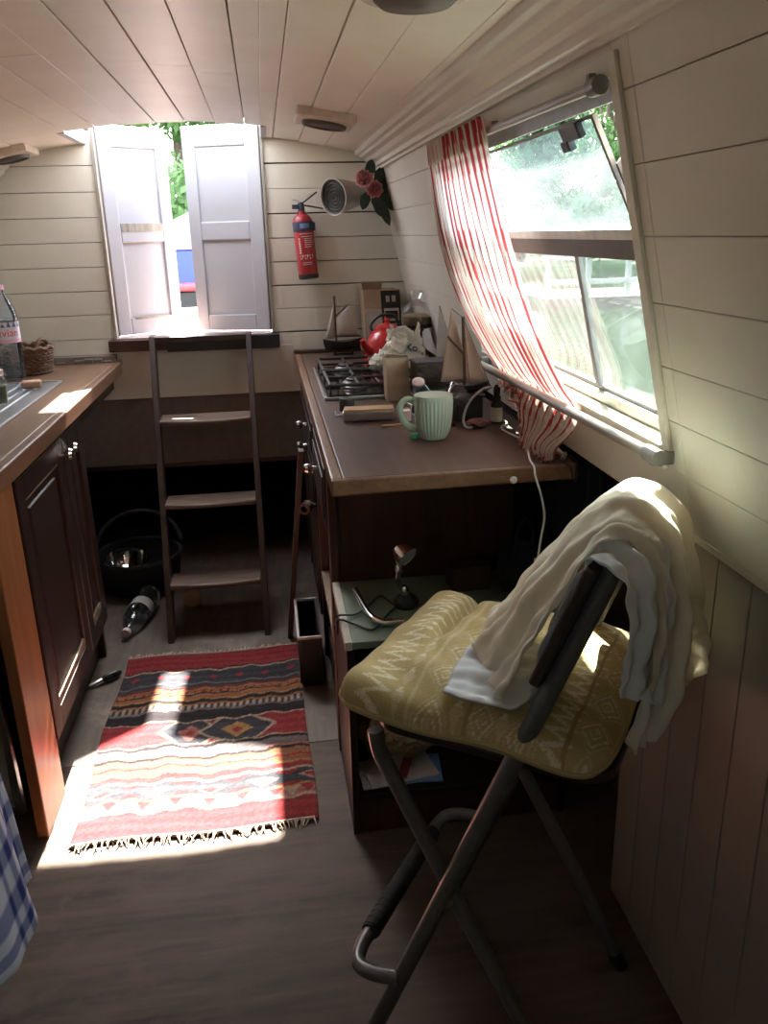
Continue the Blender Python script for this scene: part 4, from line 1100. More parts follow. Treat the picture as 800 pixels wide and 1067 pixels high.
mb = MB(); mb.tube([(.580,1.665,.908),(.590,1.640,.913),(.597,1.61,.908)], [.005,.007,.004], 8); mb.tube([(.590,1.60,.907),(.601,1.62,.909)], .0055, 8); mb.build('plug_ends', ['steel'], ct, smooth=True)
mb = MB(); mb.tube(spline([(.604,1.61,.908),(.612,1.585,.905),(.606,1.565,.890),(.600,1.55,.87)], 16), .002, 6); mb.tube(spline([(.590,1.60,.907),(.585,1.58,.9045),(.592,1.56,.895),(.596,1.555,.875)], 16), .002, 6); mb.build('thin_leads', ['black'], ct, smooth=True)
kn2 = MB(); kn2.lathe([(.007,0),(.008,.003),(.005,.008),(0,.009)], (.475,1.569,.876), (0,-1,0), 12)
tag(kn2.build('white_hook', ['label'], None, smooth=True, origin=(.475,1.566,.86)), 'tiny white stud on the end edge of the right worktop beside the cable', 'hook')

# ---- low shelf unit under the overhanging worktop end
ls = thing('low_shelf_unit', (.36, 1.79, 0), 'low dark shelf unit with a pale green top behind the chair', 'shelf')
mb = MB(); x0, x1, y0_, y1_, h = .124, .640, 1.622, 1.955, .495
mb.box(x0, x0+.018, y0_, y1_, 0, h); mb.box(x1-.018, x1, y0_, y1_, 0, h); mb.box(x0+.018, x1-.018, y1_-.012, y1_, 0, h)
mb.build('side_panels', ['dark'], ls, bevel=.002)
for z in (.105, .30): MB().box(x0+.018, x1-.018, y0_+(.005 if z < .2 else .09), y1_-.012, z-.016, z).build('shelf', ['dark'], ls, bevel=.0015)
mb = MB(); mb.box(x0+.018, x1-.018, y0_+.006, y0_+.02, 0, .088); mb.build('plinth', ['darkred'], ls, bevel=.0015)
mb = MB(); mb.box(x0+.014, x1, y0_-.004, y1_, h, .512); mb.build('green_top', ['greentop'], ls, bevel=.0015, label='pale green laminate top')
mb = MB(); mb.box(x0-.003, x0+.0135, y0_-.004, y1_, h-.002, .5135); mb.build('edging', ['greenedge'], ls, bevel=.001, label='chipped cream edging')
# lamp
lm = thing('desk_lamp', (.285, 1.775, .512), 'little chrome gooseneck lamp with an oval frosted lens on the green shelf top', 'lamp')
mb = MB(); mb.lathe([(.030,0),(.032,.004),(.030,.016),(.020,.026),(.010,.032),(0,.033)], (.285,1.785,.5125), n=24); mb.build('base', ['black'], lm, smooth=True)
mb = MB(); mb.tube(spline([(.285,1.785,.540),(.268,1.782,.570),(.265,1.775,.60),(.272,1.77,.630)], 16), .006, 10); mb.lathe([(.010,0),(.011,.01),(.009,.022),(.006,.026)], (.284,1.785,.538), (-.2,0,1), 16); mb.lathe([(.006,0),(.011,.004),(.011,.018),(.007,.024)], (.267,1.773,.603), (.05,0,1), 16); mb.build('neck', ['chrome'], lm, smooth=True)
mb = MB(); ax = Vector((.55,-.65,-.50)).normalized()
mb.lathe([(0,-.032),(.018,-.029),(.027,-.016),(.030,0),(.031,.004),(.028,.004)], Vector((.283,1.760,.648)), ax, 28, cap=False); mb.build('lamp_head', ['chrome'], lm, smooth=True)
mb = MB(); mb.lathe([(.028,.002),(.020,.0035),(0,.004)], Vector((.283,1.760,.648)), ax, 28, cap=False); mb.build('lens', ['led'], lm, smooth=True)
lb = MB(); lb.tube(spline([(.172,1.875,.5225),(.180,1.80,.5225),(.190,1.725,.5225),(.202,1.695,.5225),(.222,1.682,.5225),(.262,1.680,.5225)], 30), .0085, 12)
tag(lb.build('bent_bar', ['chrome'], None, smooth=True, origin=(.19,1.75,.512)), 'bent chrome bar lying on the green shelf top left of the lamp', 'bar')
bcb = MB(); bcb.tube(spline([(.255,1.785,.5165),(.230,1.84,.5165),(.20,1.80,.5165),(.16,1.75,.5165),(.118,1.74,.522),(.112,1.76,.495),(.113,1.80,.47)], 40), .0025, 6); bcb.tube(spline([(.26,1.775,.5165),(.235,1.74,.5165),(.19,1.665,.5165),(.15,1.70,.5165),(.118,1.72,.520),(.113,1.73,.48)], 40), .0025, 6)
tag(bcb.build('black_cable', ['black'], None, smooth=True, origin=(.16,1.75,.512)), 'black cables trailing from the lamp over the green shelf edge', 'cable')
wbk = MB(); wbk.obox((.455,1.865,.5445),(.048,.004,0),(-.003,.030,0),(0,0,.0315))
tag(wbk.build('wooden_block', ['ladder'], None, bevel=.002, origin=(.455,1.865,.513)), 'plain brown wooden block on the green shelf top right of the lamp', 'block')
bag = thing('black_bag', (.57, 1.80, .512), 'soft black bag slumped on the right end of the green shelf top', 'bag')
R = []
for i in range(13):
    v = PI*i/12; row = []
    for j in range(25):
        a = 2*PI*j/24; k = 1+.08*math.sin(a*4+i*.9)
        row.append(Vector((.572+.058*math.sin(v)**.6*math.cos(a)*k, 1.80+.075*math.sin(v)**.6*math.sin(a)*k, .578-.063*math.cos(v))))
    R.append(row)
MB().grid(R).build('bag_body', ['coat'], bag, smooth=True, fixn=False)
mb = MB(); mb.tube(spline([(.54,1.76,.62),(.545,1.755,.69),(.565,1.76,.72),(.585,1.77,.69),(.59,1.775,.62)], 20), .004, 6); mb.build('strap', ['coat'], bag, smooth=True)
# papers and brown bag on the bottom shelf
rd = Vector((.958,.287,0))
for k, (dx, a) in enumerate(((0, .06), (.03, -.10), (.012, .18))):
    c, s = math.cos(a), math.sin(a)
    mb = MB(); mb.obox((.235+dx,1.705,.1075+.0035*k), (.085*c,.085*s,0), (-.055*s,.055*c,0), (0,0,.0014))
    tag(mb.build('paper_sheet', ['label' if k != 1 else 'bluelabel'], None, origin=(.235+dx,1.705,.106+.0035*k)), ('white paper booklet, bottom of the pile on the lowest shelf', 'pale blue printed leaflet in the middle of the pile on the lowest shelf', 'white sheet on top of the pile on the lowest shelf')[k], 'paper')
rp = MB(); rp.obox((.262,1.700,.1205),(.014,.040,0),(-.010,.004,0),(0,0,.0035))
tag(rp.build('red_booklet', ['boatred'], None, bevel=.001, origin=(.262,1.70,.117)), 'narrow red booklet lying on the papers on the lowest shelf', 'booklet')
bb = thing('paper_bag', (.27, 1.76, .12), 'crumpled brown paper bag pushed into the low shelf under the chair seat', 'bag')
R = []
for i in range(15):
    v = PI*i/14; row = []
    for j in range(31):
        a = 2*PI*j/30; k = 1+.10*math.sin(a*5+i*1.3)+.07*math.sin(a*11-i*2.1)
        row.append(Vector((.26+.105*math.sin(v)**.5*math.cos(a)*k, 1.775+.075*math.sin(v)**.5*math.sin(a)*k, .203-.078*math.cos(v)*(1+.08*math.sin(a*4)))))
    R.append(row)
MB().grid(R).build('bag_body', ['brownpaper'], bb, smooth=True, fixn=False)
P = surf([[(.18,1.72,.255),(.25,1.70,.265),(.33,1.71,.255)], [(.17,1.68,.225),(.25,1.655,.235),(.34,1.67,.225)], [(.19,1.685,.185),(.25,1.665,.19),(.33,1.68,.19)]], 12, 16)
P = [[p+Vector((.004*math.sin(i+j*1.7), .008*math.sin(i*1.7+j*1.1), .005*math.sin(j*1.9+i*.6))) for j, p in enumerate(r)] for i, r in enumerate(P)]
MB().grid(P).build('torn_flap', ['brownpaper'], bb, smooth=True, solid=.001, fixn=False)
# dark coat hanging in the recess behind the chair
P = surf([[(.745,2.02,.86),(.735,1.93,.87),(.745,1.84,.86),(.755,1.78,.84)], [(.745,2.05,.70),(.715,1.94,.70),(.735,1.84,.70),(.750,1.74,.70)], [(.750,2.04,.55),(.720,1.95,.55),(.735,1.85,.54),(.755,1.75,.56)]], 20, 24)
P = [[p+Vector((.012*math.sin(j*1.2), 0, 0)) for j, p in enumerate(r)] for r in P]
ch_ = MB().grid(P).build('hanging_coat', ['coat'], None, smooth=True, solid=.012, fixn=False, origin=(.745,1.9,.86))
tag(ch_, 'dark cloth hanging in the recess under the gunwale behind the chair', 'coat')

# ================================================================== ON THE WALLS AND CEILING
fe = thing('fire_extinguisher', (.165, 3.40, 1.19), 'red fire extinguisher with a grey-blue band hung on the end wall right of the doors', 'extinguisher')
ab = Vector((.176,3.402,1.192)); at_ = Vector((.158,3.402,1.47)); axd = (at_-ab).normalized()
mb = MB(); mb.lathe([(.036,.012),(.0385,.022),(.0385,.205),(.036,.222),(.026,.236),(.016,.242),(.014,.252)], ab, axd, 32); mb.build('cylinder', ['extred'], fe, smooth=True)
mb = MB(); mb.lathe([(.034,0),(.0395,.003),(.0395,.018),(.037,.020)], ab, axd, 32); mb.build('base_ring', ['black'], fe, smooth=True)
mb = MB(); mb.lathe([(.0400,.178),(.0405,.180),(.0405,.212),(.0400,.214)], ab, axd, 32, cap=False); mb.obox(ab+axd*.196+Vector((.040,-.002,0)), (.006,0,0),(0,.012,0),(0,0,.015)); mb.build('band', ['band'], fe, smooth=True)
mb = MB(); mb.lathe([(.012,.245),(.013,.262),(.011,.280),(.009,.284)], ab, axd, 16); h0 = ab+axd*.268; mb.obox(h0+Vector((-.020,-.002,.0)), (.014,0,0),(0,.009,0),(0,0,.008)); mb.build('valve', ['band'], fe, smooth=True)
mb = MB(); v0 = ab+axd*.280
mb.obox(v0+Vector((.032,-.002,.018)), (.032,0,.022),(0,.008,0),(-.0015,0,.0022)); mb.build('squeeze_lever', ['black'], fe, bevel=.001)
mb = MB(); mb.obox(v0+Vector((.042,-.002,-.012)), (.044,0,-.008),(0,.008,0),(.0005,0,.0025)); mb.build('carry_handle', ['black'], fe, bevel=.001)
mb = MB(); mb.tube([v0+Vector((0,-.004,.004)), v0+Vector((-.018,-.006,.012)), v0+Vector((-.030,-.005,.013))], .0022, 6); mb.build('safety_pin', ['steel'], fe, smooth=True)
mb = MB()
def arcpatch(mb, a0, a1, h0, h1, r=.0388, m=0, n=6):
    up = axd; ex = Vector((1,0,0)); ex = (ex-up*ex.dot(up)).normalized(); ey = up.cross(ex)
    if ey.y > 0: ey = -ey
    vs = []
    for h in (h0, h1):
        for k in range(n+1):
            a = a0+(a1-a0)*k/n; vs.append(ab+up*h+(ex*math.sin(a)+ey*math.cos(a))*r)
    mb.add(vs, [(k, k+1, n+2+k, n+1+k) for k in range(n)], m)
for k, (a0, a1, h) in enumerate(((-.5,.9,.168),(-.35,.85,.158),(-.1,.8,.150),(-.1,.75,.143),(-.1,.8,.136),(-.1,.7,.128),(-.1,.6,.120))): arcpatch(mb, a0, a1, h, h+.0025)
for k in range(7): arcpatch(mb, -.72+.02*(k % 2), -.52, .098+.0085*k, .103+.0085*k)
for k, (c, w) in enumerate(((-.62,.10),(-.40,.16),(-.15,.13),(.08,.16),(.34,.14),(.60,.12))):
    arcpatch(mb, c-w*.5, c-w*.2, .076, .092); arcpatch(mb, c-w*.2, c+w*.5, .076+.009*(k % 2), .080+.009*(k % 2)); arcpatch(mb, c-w*.2, c+w*.4, .089, .092)
for h in (.062, .055): arcpatch(mb, -.5, .5, h, h+.002)
mb.build('printed_label', ['label'], fe, fixn=False)
mb = MB(); arcpatch(mb, -.35, .55, .190, .207, .0408, 0, 10); mb.build('band_badge', ['bluelabel'], fe, fixn=False)

wl = thing('wall_lamp', (.40, 3.36, 1.50), 'silver cone spotlight lamp mounted in the corner above the worktop', 'lamp')
n_, w_ = Vector((.408,3.385,1.505)), Vector((.272,3.262,1.487)); ax = (w_-n_); L = ax.length
mb = MB(); mb.lathe([(.018,-.012),(.030,0),(.036,.02),(.058,L*.75),(.064,L-.006),(.066,L),(.062,L),(.058,L-.012)], n_, ax, 36, cap=False); mb.build('lamp_shade', ['silverlamp'], wl, smooth=True)
mb = MB(); mb.lathe([(.062,L-.002),(.058,L-.012),(0,L-.014)], n_, ax, 32, cap=False)
for k in range(5): mb.lathe([(.011+.011*k,L-.008),(.014+.011*k,L-.005),(.017+.011*k,L-.008)], n_, ax, 30, cap=False)
mb.build('grille', ['lampin'], wl, smooth=True)
mb = MB(); mb.tube([n_-ax.normalized()*.01, (.440,3.41,1.510), (.462,3.43,1.515)], .008, 8); mb.obox((.458,3.440,1.515),(.016,0,0),(0,.008,0),(0,0,.03)); mb.build('bracket', ['black'], wl, bevel=.001)

rs = thing('artificial_rose', (.42, 3.30, 1.50), 'faded pink artificial roses with dark leaves stuck behind the silver lamp', 'flower')
def rose(c, r, mat, nrm):
    c = Vector(c); n = Vector(nrm).normalized(); e1 = n.cross(Vector((0,0,1))).normalized(); e2 = n.cross(e1); mb = MB()
    for ring, (cnt, rr, lean) in enumerate(((3,.25,.1),(5,.55,.45),(7,.9,.95),(8,1.1,1.3))):
        for k in range(cnt):
            a = 2*PI*k/cnt+ring*.7; d = e1*math.cos(a)+e2*math.sin(a); tdir = n.cross(d)
            P = []
            for i in range(5):
                t = i/4; row = []
                for j in range(5):
                    s = (j/4-.5)*2; w = r*.55*(.5+rr*.5)*math.sin(PI*(.18+.72*t))
                    row.append(c+d*(r*rr*.5*(t**.8)*(1+lean*.3)-r*.12*s*s)+tdir*(s*w)+n*(r*.9*t*math.cos(lean*t*.9)-ring*r*.12))
                P.append(row)
            mb.grid(P)
    return mb
rose((.392,3.27,1.548), .050, 'rose', (-.35,-.8,.45)).build('blossom', ['rose'], rs, smooth=True, fixn=False, label='pale pink upper blossom')
rose((.428,3.262,1.512), .044, 'rose2', (-.1,-.95,.1)).build('blossom', ['rose2'], rs, smooth=True, fixn=False, label='deeper pink lower blossom')
def leafm(mb, base, d, L, wd, droop=.25):
    base = Vector(base); d = Vector(d).normalized(); s = d.cross(Vector((0,-1,.2))).normalized(); n = s.cross(d); P = []
    for i in range(7):
        t = i/6; w = wd*math.sin(PI*min(1, t*.92+.06))**.8*(1+.12*math.sin(i*4)); c = base+d*L*t+n*(-droop*L*t*t)
        P.append([c-s*w+n*w*.25, c, c+s*w+n*w*.25])
    mb.grid(P)
for q, dd, L in (((.430,3.27,1.54),(.6,-.2,.7),.07), ((.440,3.28,1.535),(.95,-.2,.15),.075), ((.425,3.27,1.50),(.3,-.2,-1),.085), ((.445,3.28,1.50),(.75,-.3,-.75),.085), ((.445,3.29,1.52),(.95,-.3,-.25),.085), ((.41,3.27,1.56),(.2,-.1,1),.055), ((.435,3.27,1.485),(.45,-.2,-.9),.11), ((.40,3.27,1.50),(-.3,-.2,-.9),.06)):
    mb = MB(); leafm(mb, q, dd, L, .020); mb.build('leaf', ['leaf'], rs, smooth=True, fixn=False)
mb = MB()
for p in ([(.41,3.30,1.53),(.42,3.33,1.50),(.455,3.42,1.47)], [(.43,3.28,1.50),(.435,3.33,1.48),(.455,3.42,1.47)], [(.44,3.28,1.485),(.46,3.30,1.44),(.475,3.36,1.44)]): mb.tube(spline(p, 8), .003, 6)
mb.build('stem', ['leaf'], rs, smooth=True)

def vent(loc, lab, s=.085):
    x, y = loc; z = cz(x); t = thing('ceiling_vent', (x, y, z), lab, 'vent', None)
    sl = -.36*(x-XC); ex = Vector((1, 0, sl)).normalized(); n = Vector((-sl, 0, 1)).normalized(); ey = Vector((0, 1, 0))
    mb = MB(); c = Vector((x, y, z))
    mb.obox(c-n*.010, ex*s, ey*s*1.25, n*.014); mb.build('frame', ['ventpaint'], t, bevel=.005)
    mb = MB(); mb.lathe([(s*.74,.022),(s*.78,.026),(s*.74,.034),(s*.66,.034),(s*.62,.028),(0,.028)], c, -n, 32); mb.build('vent_disc', ['ventdark'], t, smooth=True)
    return t
vent((.208, 2.66), 'square cream ceiling vent with a dark round mesh near the right of the doors')
vent((-.845, 3.28), 'square cream ceiling vent at the far left above the end wall', .075)
cl_ = thing('ceiling_light', (.235, 1.30, cz(.235)), 'round brownish ceiling light cut by the top edge of the photo', 'light')
c = Vector((.235,1.30,cz(.235)))
mb = MB(); mb.lathe([(.080,0),(.083,.006),(.078,.014),(.060,.018),(0,.019)], c, (0,0,-1), 36); mb.build('rim', ['ventpaint'], cl_, smooth=True)
mb = MB(); mb.lathe([(.060,.018),(.05,.026),(0,.030)], c, (0,0,-1), 32); mb.build('lens', ['ventdark'], cl_, smooth=True)

# ---- blind rail, curtain pole, striped curtain
ra = thing('curtain_rail', W(1.7, 1.55, .03), 'worn grey rail with a round end along the top of the window', 'rail')
mb = MB(); mb.tube([W(1.172,1.542,.018), W(2.30,1.552,.020)], .0075, 12); mb.build('rod', ['pole'], ra, smooth=True)
mb = MB(); mb.tube([W(1.163,1.5418,.018), W(1.192,1.542,.018)], .0125, 16); mb.build('end_cap', ['alu'], ra, smooth=True)
for y in (1.205, 1.70, 2.24): MB().obox(W(y,1.553,.009), (.009,0,0), (0,.006,0), (0,0,.006)).build('bracket', ['alu'], ra, bevel=.001)
cp = thing('curtain_pole', W(1.65, 1.04, .03), 'worn grey wooden pole running along below the window in front of the curtain', 'pole')
mb = MB(); mb.tube([W(1.135,1.043,.034), W(2.19,1.028,.038)], .0095, 12); mb.build('rod', ['pole'], cp, smooth=True)
mb = MB(); mb.tube([W(1.108,1.0435,.034), W(1.150,1.043,.034)], .0125, 14); mb.build('end_cap', ['alu'], cp, smooth=True)
for y in (1.14, 2.17): MB().obox(W(y,1.032,.018), (.017,0,0), (0,.007,0), (0,0,.010)).build('bracket', ['alu'], cp, bevel=.001)
mb = MB(); mb.tube([W(2.17,1.03,.04), W(2.172,1.0,.045), W(2.168,.985,.04)], .003, 6); mb.build('hook', ['black'], cp, smooth=True)

def stripe(t):
    f = (t*40) % 1
    red, pink, cream_ = (.46,.05,.06), (.64,.25,.23), (.80,.71,.64)
    if f < .30: return red
    if .34 < f < .40 or .60 < f < .66: return pink
    return cream_
rowsC = [(2.245,1.705,1.575,.030), (2.265,1.700,1.50,.034), (2.30,1.692,1.42,.034), (2.315,1.680,1.34,.034), (2.265,1.640,1.24,.036), (2.17,1.585,1.15,.036), (2.06,1.520,1.075,.030), (2.03,1.495,1.035,.018), (2.02,1.50,1.005,.030), (1.98,1.525,.975,.045), (1.91,1.565,.945,.058), (1.875,1.595,.918,.062)]
NVc = 480
ctrl = [[W(ya+(yb-ya)*k/6, z, off) for k in range(7)] for ya, yb, z, off in rowsC]
# the lower left edge is caught up above the pole and droops behind it
for k, dz in ((0, .055), (1, .045), (2, .02)):
    for i in (9, 10, 11): ctrl[i][k] = ctrl[i][k]+Vector((-.0, 0, dz*(i-8)/1.4))
P = surf(ctrl, 110, NVc)
N = grid_normals(P); Q = []; Cc = []
for i, r in enumerate(P):
    u = i/110; row = []; cc = []
    amp = .0075+.002*math.sin(u*5)
    if u > .66: amp = .009+.016*(u-.66)
    for j, p in enumerate(r):
        v = j/NVc
        ph = v+.006*math.sin(u*4+v*9)
        d = amp*math.sin(ph*2*PI*9.5+1.2*math.sin(u*3.1))+.18*amp*math.sin(ph*2*PI*21+u*4)
        if u < .06: d += .004*math.sin(ph*2*PI*30)
        if u > .70: d += .004*math.sin(u*23+v*7)*min(1,(u-.7)*6)
        if u > .95: d += .006*math.sin(ph*2*PI*26)*(u-.95)*20
        n = N[i][j]
        if n.x > 0: n = -n
        dd = max(-.020, d)
        if .60 < u < .70: dd = min(dd, .006)
        row.append(p+n*dd); cc.append(stripe(v+.004*math.sin(u*9)))
    Q.append(row); Cc.append(cc)
cu = thing('striped_curtain', W(1.95, 1.56, .03), 'red and cream striped curtain pulled aside at the window and bunched behind the pole', 'curtain')
MB().grid(Q, cols=Cc).build('curtain_cloth', ['curtain'], cu, smooth=True, fixn=False)
mb = MB(); last = Q[-1]
for j in range(0, NVc, 4):
    p = last[j]; mb.tube([p, p+Vector((random.uniform(-.006,.004), random.uniform(-.005,.005), -random.uniform(.006,.014)))], [.0018, .001], 4)
mb.build('fringe', ['rose'], cu, smooth=True)

# ================================================================== THE FOLDING STOOL-CHAIR
TH = math.radians(55)
WV = Vector((math.cos(TH), math.sin(TH), 0)); BV = Vector((WV.y, -WV.x, 0)); B0 = Vector((.390, .857, 0))
def C(s, w, z): return B0+BV*s+WV*w+Vector((0, 0, z))
chr_ = thing('folding_chair', C(-.2, .2, 0), 'tall folding chair with grey tube legs and a dark wooden backrest, cloths hung over it', 'chair')
def fs_(z): return -.234+.38*(z-.378)
for w0, w1 in ((0, .03), (.40, .33)):
    mb = MB(); mb.tube(spline([C(fs_(0.006), w0, .006), C(fs_(.35), w0+(w1-w0)*.3, .35), C(fs_(.70), w0+(w1-w0)*.7, .70), C(fs_(.965), w1, .965)], 18), .0135, 14)
    lg = mb.build('front_leg', ['tube'], chr_, smooth=True)
    d = (C(fs_(.05), w0, .05)-C(fs_(0), w0, 0)).normalized()
    MB().tube([C(fs_(0.001), w0, .001), C(fs_(.03), w0, .03)], .0155, 12).build('foot_cap', ['black'], lg, smooth=True)
for w in (.028, .372):
    mb = MB(); mb.tube(spline([C(-.012, w, .006), C(-.10, w, .176), C(-.20, w, .352), C(-.31, w, .553), C(-.339, w, .605), C(-.347, w, .645)], 30), .0125, 14)
    lg = mb.build('back_leg', ['tube'], chr_, smooth=True)
    MB().tube([C(-.010, w, .001), C(-.024, w, .03)], .0145, 12).build('foot_cap', ['black'], lg, smooth=True)
    mb = MB(); mb.lathe([(.010,0),(.010,.006),(.006,.009),(0,.0095)], C(-.222, .012 if w < .2 else .388, .385), -WV if w < .2 else WV, 14); mb.build('pivot_bolt', ['steel'], lg, smooth=True)
mb = MB()
u_pts = [C(fs_(.205), .0, .205), C(-.355, .004, .185), C(-.390, .020, .176), C(-.402, .055, .176), C(-.402, .10, .178), C(-.402, .34, .186), C(-.402, .385, .188), C(-.392, .415, .192), C(-.355, .418, .205), C(fs_(.225), .40, .225)]
mb.tube(spline(u_pts, 60), .0125, 12); fr_ = mb.build('footrest', ['tube'], chr_, smooth=True)
mb = MB(); mb.tube([C(-.402, .085, .1775), C(-.402, .36, .187)], .0165, 14)
for k in range(18): mb.tube([C(-.402, .09+.0148*k, .1776+.00052*k), C(-.402, .097+.0148*k, .1779+.00052*k)], .0175, 14)
mb.build('grip', ['blackrub'], fr_, smooth=True, label='ribbed black foot grip')
# seat
mb = MB(); pr = []
def rr(s0, s1, w0, w1, r, n=6):
    o = []
    for (cs, cw_, a0) in ((s1-r, w1-r, 0), (s0+r, w1-r, 90), (s0+r, w0+r, 180), (s1-r, w0+r, 270)):
        for k in range(n+1):
            a = math.radians(a0+90*k/n); o.append((cs+r*math.cos(a), cw_+r*math.sin(a)))
    return o
o_ = rr(-.365, .005, .035, .365, .05); n = len(o_)
mb.add([C(s, w, .640) for s, w in o_]+[C(s, w, .656) for s, w in o_], [tuple(range(n-1,-1,-1)), tuple(range(n, 2*n))]+[(k, (k+1) % n, n+(k+1) % n, n+k) for k in range(n)])
mb.build('seat', ['dark'], chr_, bevel=.003)
# backrest plank, slightly curved, fixed to the front of the front-leg tubes
fd = Vector(C(fs_(1), 0, 1)-C(fs_(0), 0, 0)).normalized(); fnrm = (-BV*fd.z+Vector((0,0,1))*fd.dot(BV)).normalized()
P = []
for i in range(13):
    w = -.004+.345*i/12; bow = .010*math.sin(PI*i/12)
    c0 = C(fs_(.79), w, .79)+fnrm*(.021-bow); c1 = C(fs_(.965), w, .965)+fnrm*(.021-bow)
    P.append((c0-fnrm*.008, c0+fnrm*.008, c1+fnrm*.008, c1-fnrm*.008))
mb = MB(); vs = [v for r in P for v in r]
fs = [(i*4+k, i*4+(k+1) % 4, i*4+4+(k+1) % 4, i*4+4+k) for i in range(12) for k in range(4)]+[(0,1,2,3),(48,49,50,51)]
mb.add(vs, fs); mb.build('backrest', ['ladder'], chr_, bevel=.004, smooth=True, angle=50)

# ---- ikat cushion
def ikat(s, w):
    base = (.50,.365,.165); lite = (.74,.63,.43); mid = (.59,.46,.26); deep = (.38,.27,.11)
    f = s*1.0; n = random.uniform(.94, 1.06)
    j = .012*math.sin(w*90)*.5+random.uniform(-.0015,.0015)
    c = base
    def zig(x, period): t = (x/period) % 1; return abs(t-.5)*2
    # combed zigzag columns running along the front edge
    for s0, amp in ((-.345,.020), (-.068,.016)):
        if abs(f-s0) < .036 and abs(f-s0-amp*(zig(w+j*.2, .024)*2-1)) < .009: c = lite
    if abs(f+.285) < .003: c = mid
    # columns of diamonds
    for s0, per, R in ((-.250,.070,.030), (-.175,.062,.026), (-.115,.070,.026), (-.025,.070,.028)):
        t = zig(w+s0, per); u = abs(f-s0)/R
        q = u+(1-t)*1.0 if False else u+t
        if .62 < q < .74: c = lite
        elif .26 < q < .36: c = lite
        elif q < .14: c = mid
        if abs(q-.95) < .05: c = mid
    for s0 in (-.212, -.305, -.145):
        t = zig(w*1.0, .040)
        if abs(f-s0) < .010*(1-t) : c = mid if (w*25) % 1 < .7 else lite
    if abs(f+.195) < .0025 or abs(f+.055) < .0025: c = deep
    e = random.random()
    if c is lite and e < .22: c = mid
    return tuple(x*n for x in c)
cus = thing('ikat_cushion', C(-.2, .2, .66), 'flat mustard yellow cushion with white ikat diamonds on the chair seat', 'cushion')
def cush_pt(a, b2, top):
    """a,b in -1..1"""
    s0, s1, w0, w1 = -.418, .004, .000, .412
    k = 1-.10*(abs(a)*abs(b2))**7
    s = (s0+s1)/2+(s1-s0)/2*a*k*(1-.018*(1-abs(b2)**2)*abs(a)); w = (w0+w1)/2+(w1-w0)/2*b2*k*(1-.018*(1-abs(a)**2)*abs(b2))
    h = max(0, (1-abs(a)**7)*(1-abs(b2)**7))**.42
    z = .686+((.038+.012*(1-a*a)*(1-b2*b2)) if top else -.024)*h
    if top:
        z += .010*h*math.exp(-((a+.72)/.5)**2)*(1-.45*max(0, b2))+.004*math.sin(a*9+b2*4)*h+.0025*math.sin(b2*15+a*6)*h
        cr_w = max(0, min(1, (b2+.30)/.35))
        z -= .026*math.exp(-((a+.50+.03*b2)/.050)**2)*cr_w*h
    z += .004*math.sin(b2*7+1)*abs(a)**6+.004*math.sin(a*6)*abs(b2)**6
    z -= .010*max(0, a)*(.4+.6*max(0, -b2*.5+.5))
    return C(s, w, z), s, w
NA = 170
def cmap(t): return math.sin(t*PI/2)*.55+t*.45
top = []; cc = []; bot = []; cb_ = []
for i in range(NA+1):
    r, c_, r2, c2 = [], [], [], []
    for j in range(NA+1):
        a, b2 = cmap(2*i/NA-1), cmap(2*j/NA-1)
        p, s, w = cush_pt(a, b2, True); r.append(p); c_.append(ikat(s, w))
        p, s, w = cush_pt(a, b2, False); r2.append(p); c2.append((.44,.34,.155))
    top.append(r); cc.append(c_); bot.append(r2); cb_.append(c2)
mb = MB(); mb.grid(top, cols=cc); mb.grid(bot, cols=cb_)
mb.build('cushion_cover', ['cushion'], cus, smooth=True, fixn=False)
pp = []
for t in range(0, 241):
    k = t/240*4; sgn = int(k) % 4; f = (k % 1)*2-1
    a, b2 = ((f, -1), (1, f), (-f, 1), (-1, -f))[sgn]
    pp.append(cush_pt(a, b2, False)[0])
mb = MB(); mb.tube(pp, .0035, 6); mb.c = {i: (.46,.36,.165) for i in range(len(mb.v))}
mb.build('piping', ['cushion'], cus, smooth=True)

# ---- the two cloths over the backrest
def drape(name, rows, nu, nv, mat, label, folds, origin, thick=.003):
    ctrl = [[C(*p) for p in r] for r in rows]
    P = surf(ctrl, nu, nv); N = grid_normals(P); Q = []
    for i, r in enumerate(P):
        u = i/nu
        Q.append([p+N[i][j]*folds(u, j/nv) for j, p in enumerate(r)])
    o = MB().grid(Q).build(name, [mat], None, smooth=True, solid=thick, fixn=False, origin=origin)
    return tag(o, label, 'cloth')
# cream: from the cushion, up the front of the backrest, over the top, hanging at the back in tails
cream_rows = [
 [(-.145,.03,.748),(-.205,.10,.750),(-.245,.20,.752),(-.240,.29,.750)],
 [(-.118,.018,.800),(-.172,.10,.800),(-.215,.21,.790),(-.205,.30,.775)],
 [(-.098,.018,.850),(-.145,.10,.860),(-.175,.21,.850),(-.160,.30,.835)],
 [(-.074,.022,.900),(-.108,.10,.920),(-.125,.20,.925),(-.110,.30,.905)],
 [(-.050,.028,.955),(-.062,.10,.985),(-.068,.19,.995),(-.060,.30,.970)],
 [(-.022,.038,.996),(-.020,.10,1.018),(-.014,.18,1.024),(-.010,.31,.992)],
 [(.012,.05,.985),(.026,.12,.997),(.034,.20,.988),(.030,.32,.955)],
 [(.030,.05,.93),(.052,.12,.925),(.060,.20,.91),(.052,.31,.885)],
 [(.036,.05,.87),(.062,.12,.855),(.072,.20,.84),(.060,.30,.82)],
 [(.034,.045,.79),(.060,.10,.78),(.080,.19,.795),(.068,.28,.77)],
 [(.026,.05,.700),(.042,.085,.712),(.082,.18,.765),(.072,.25,.735)],
]
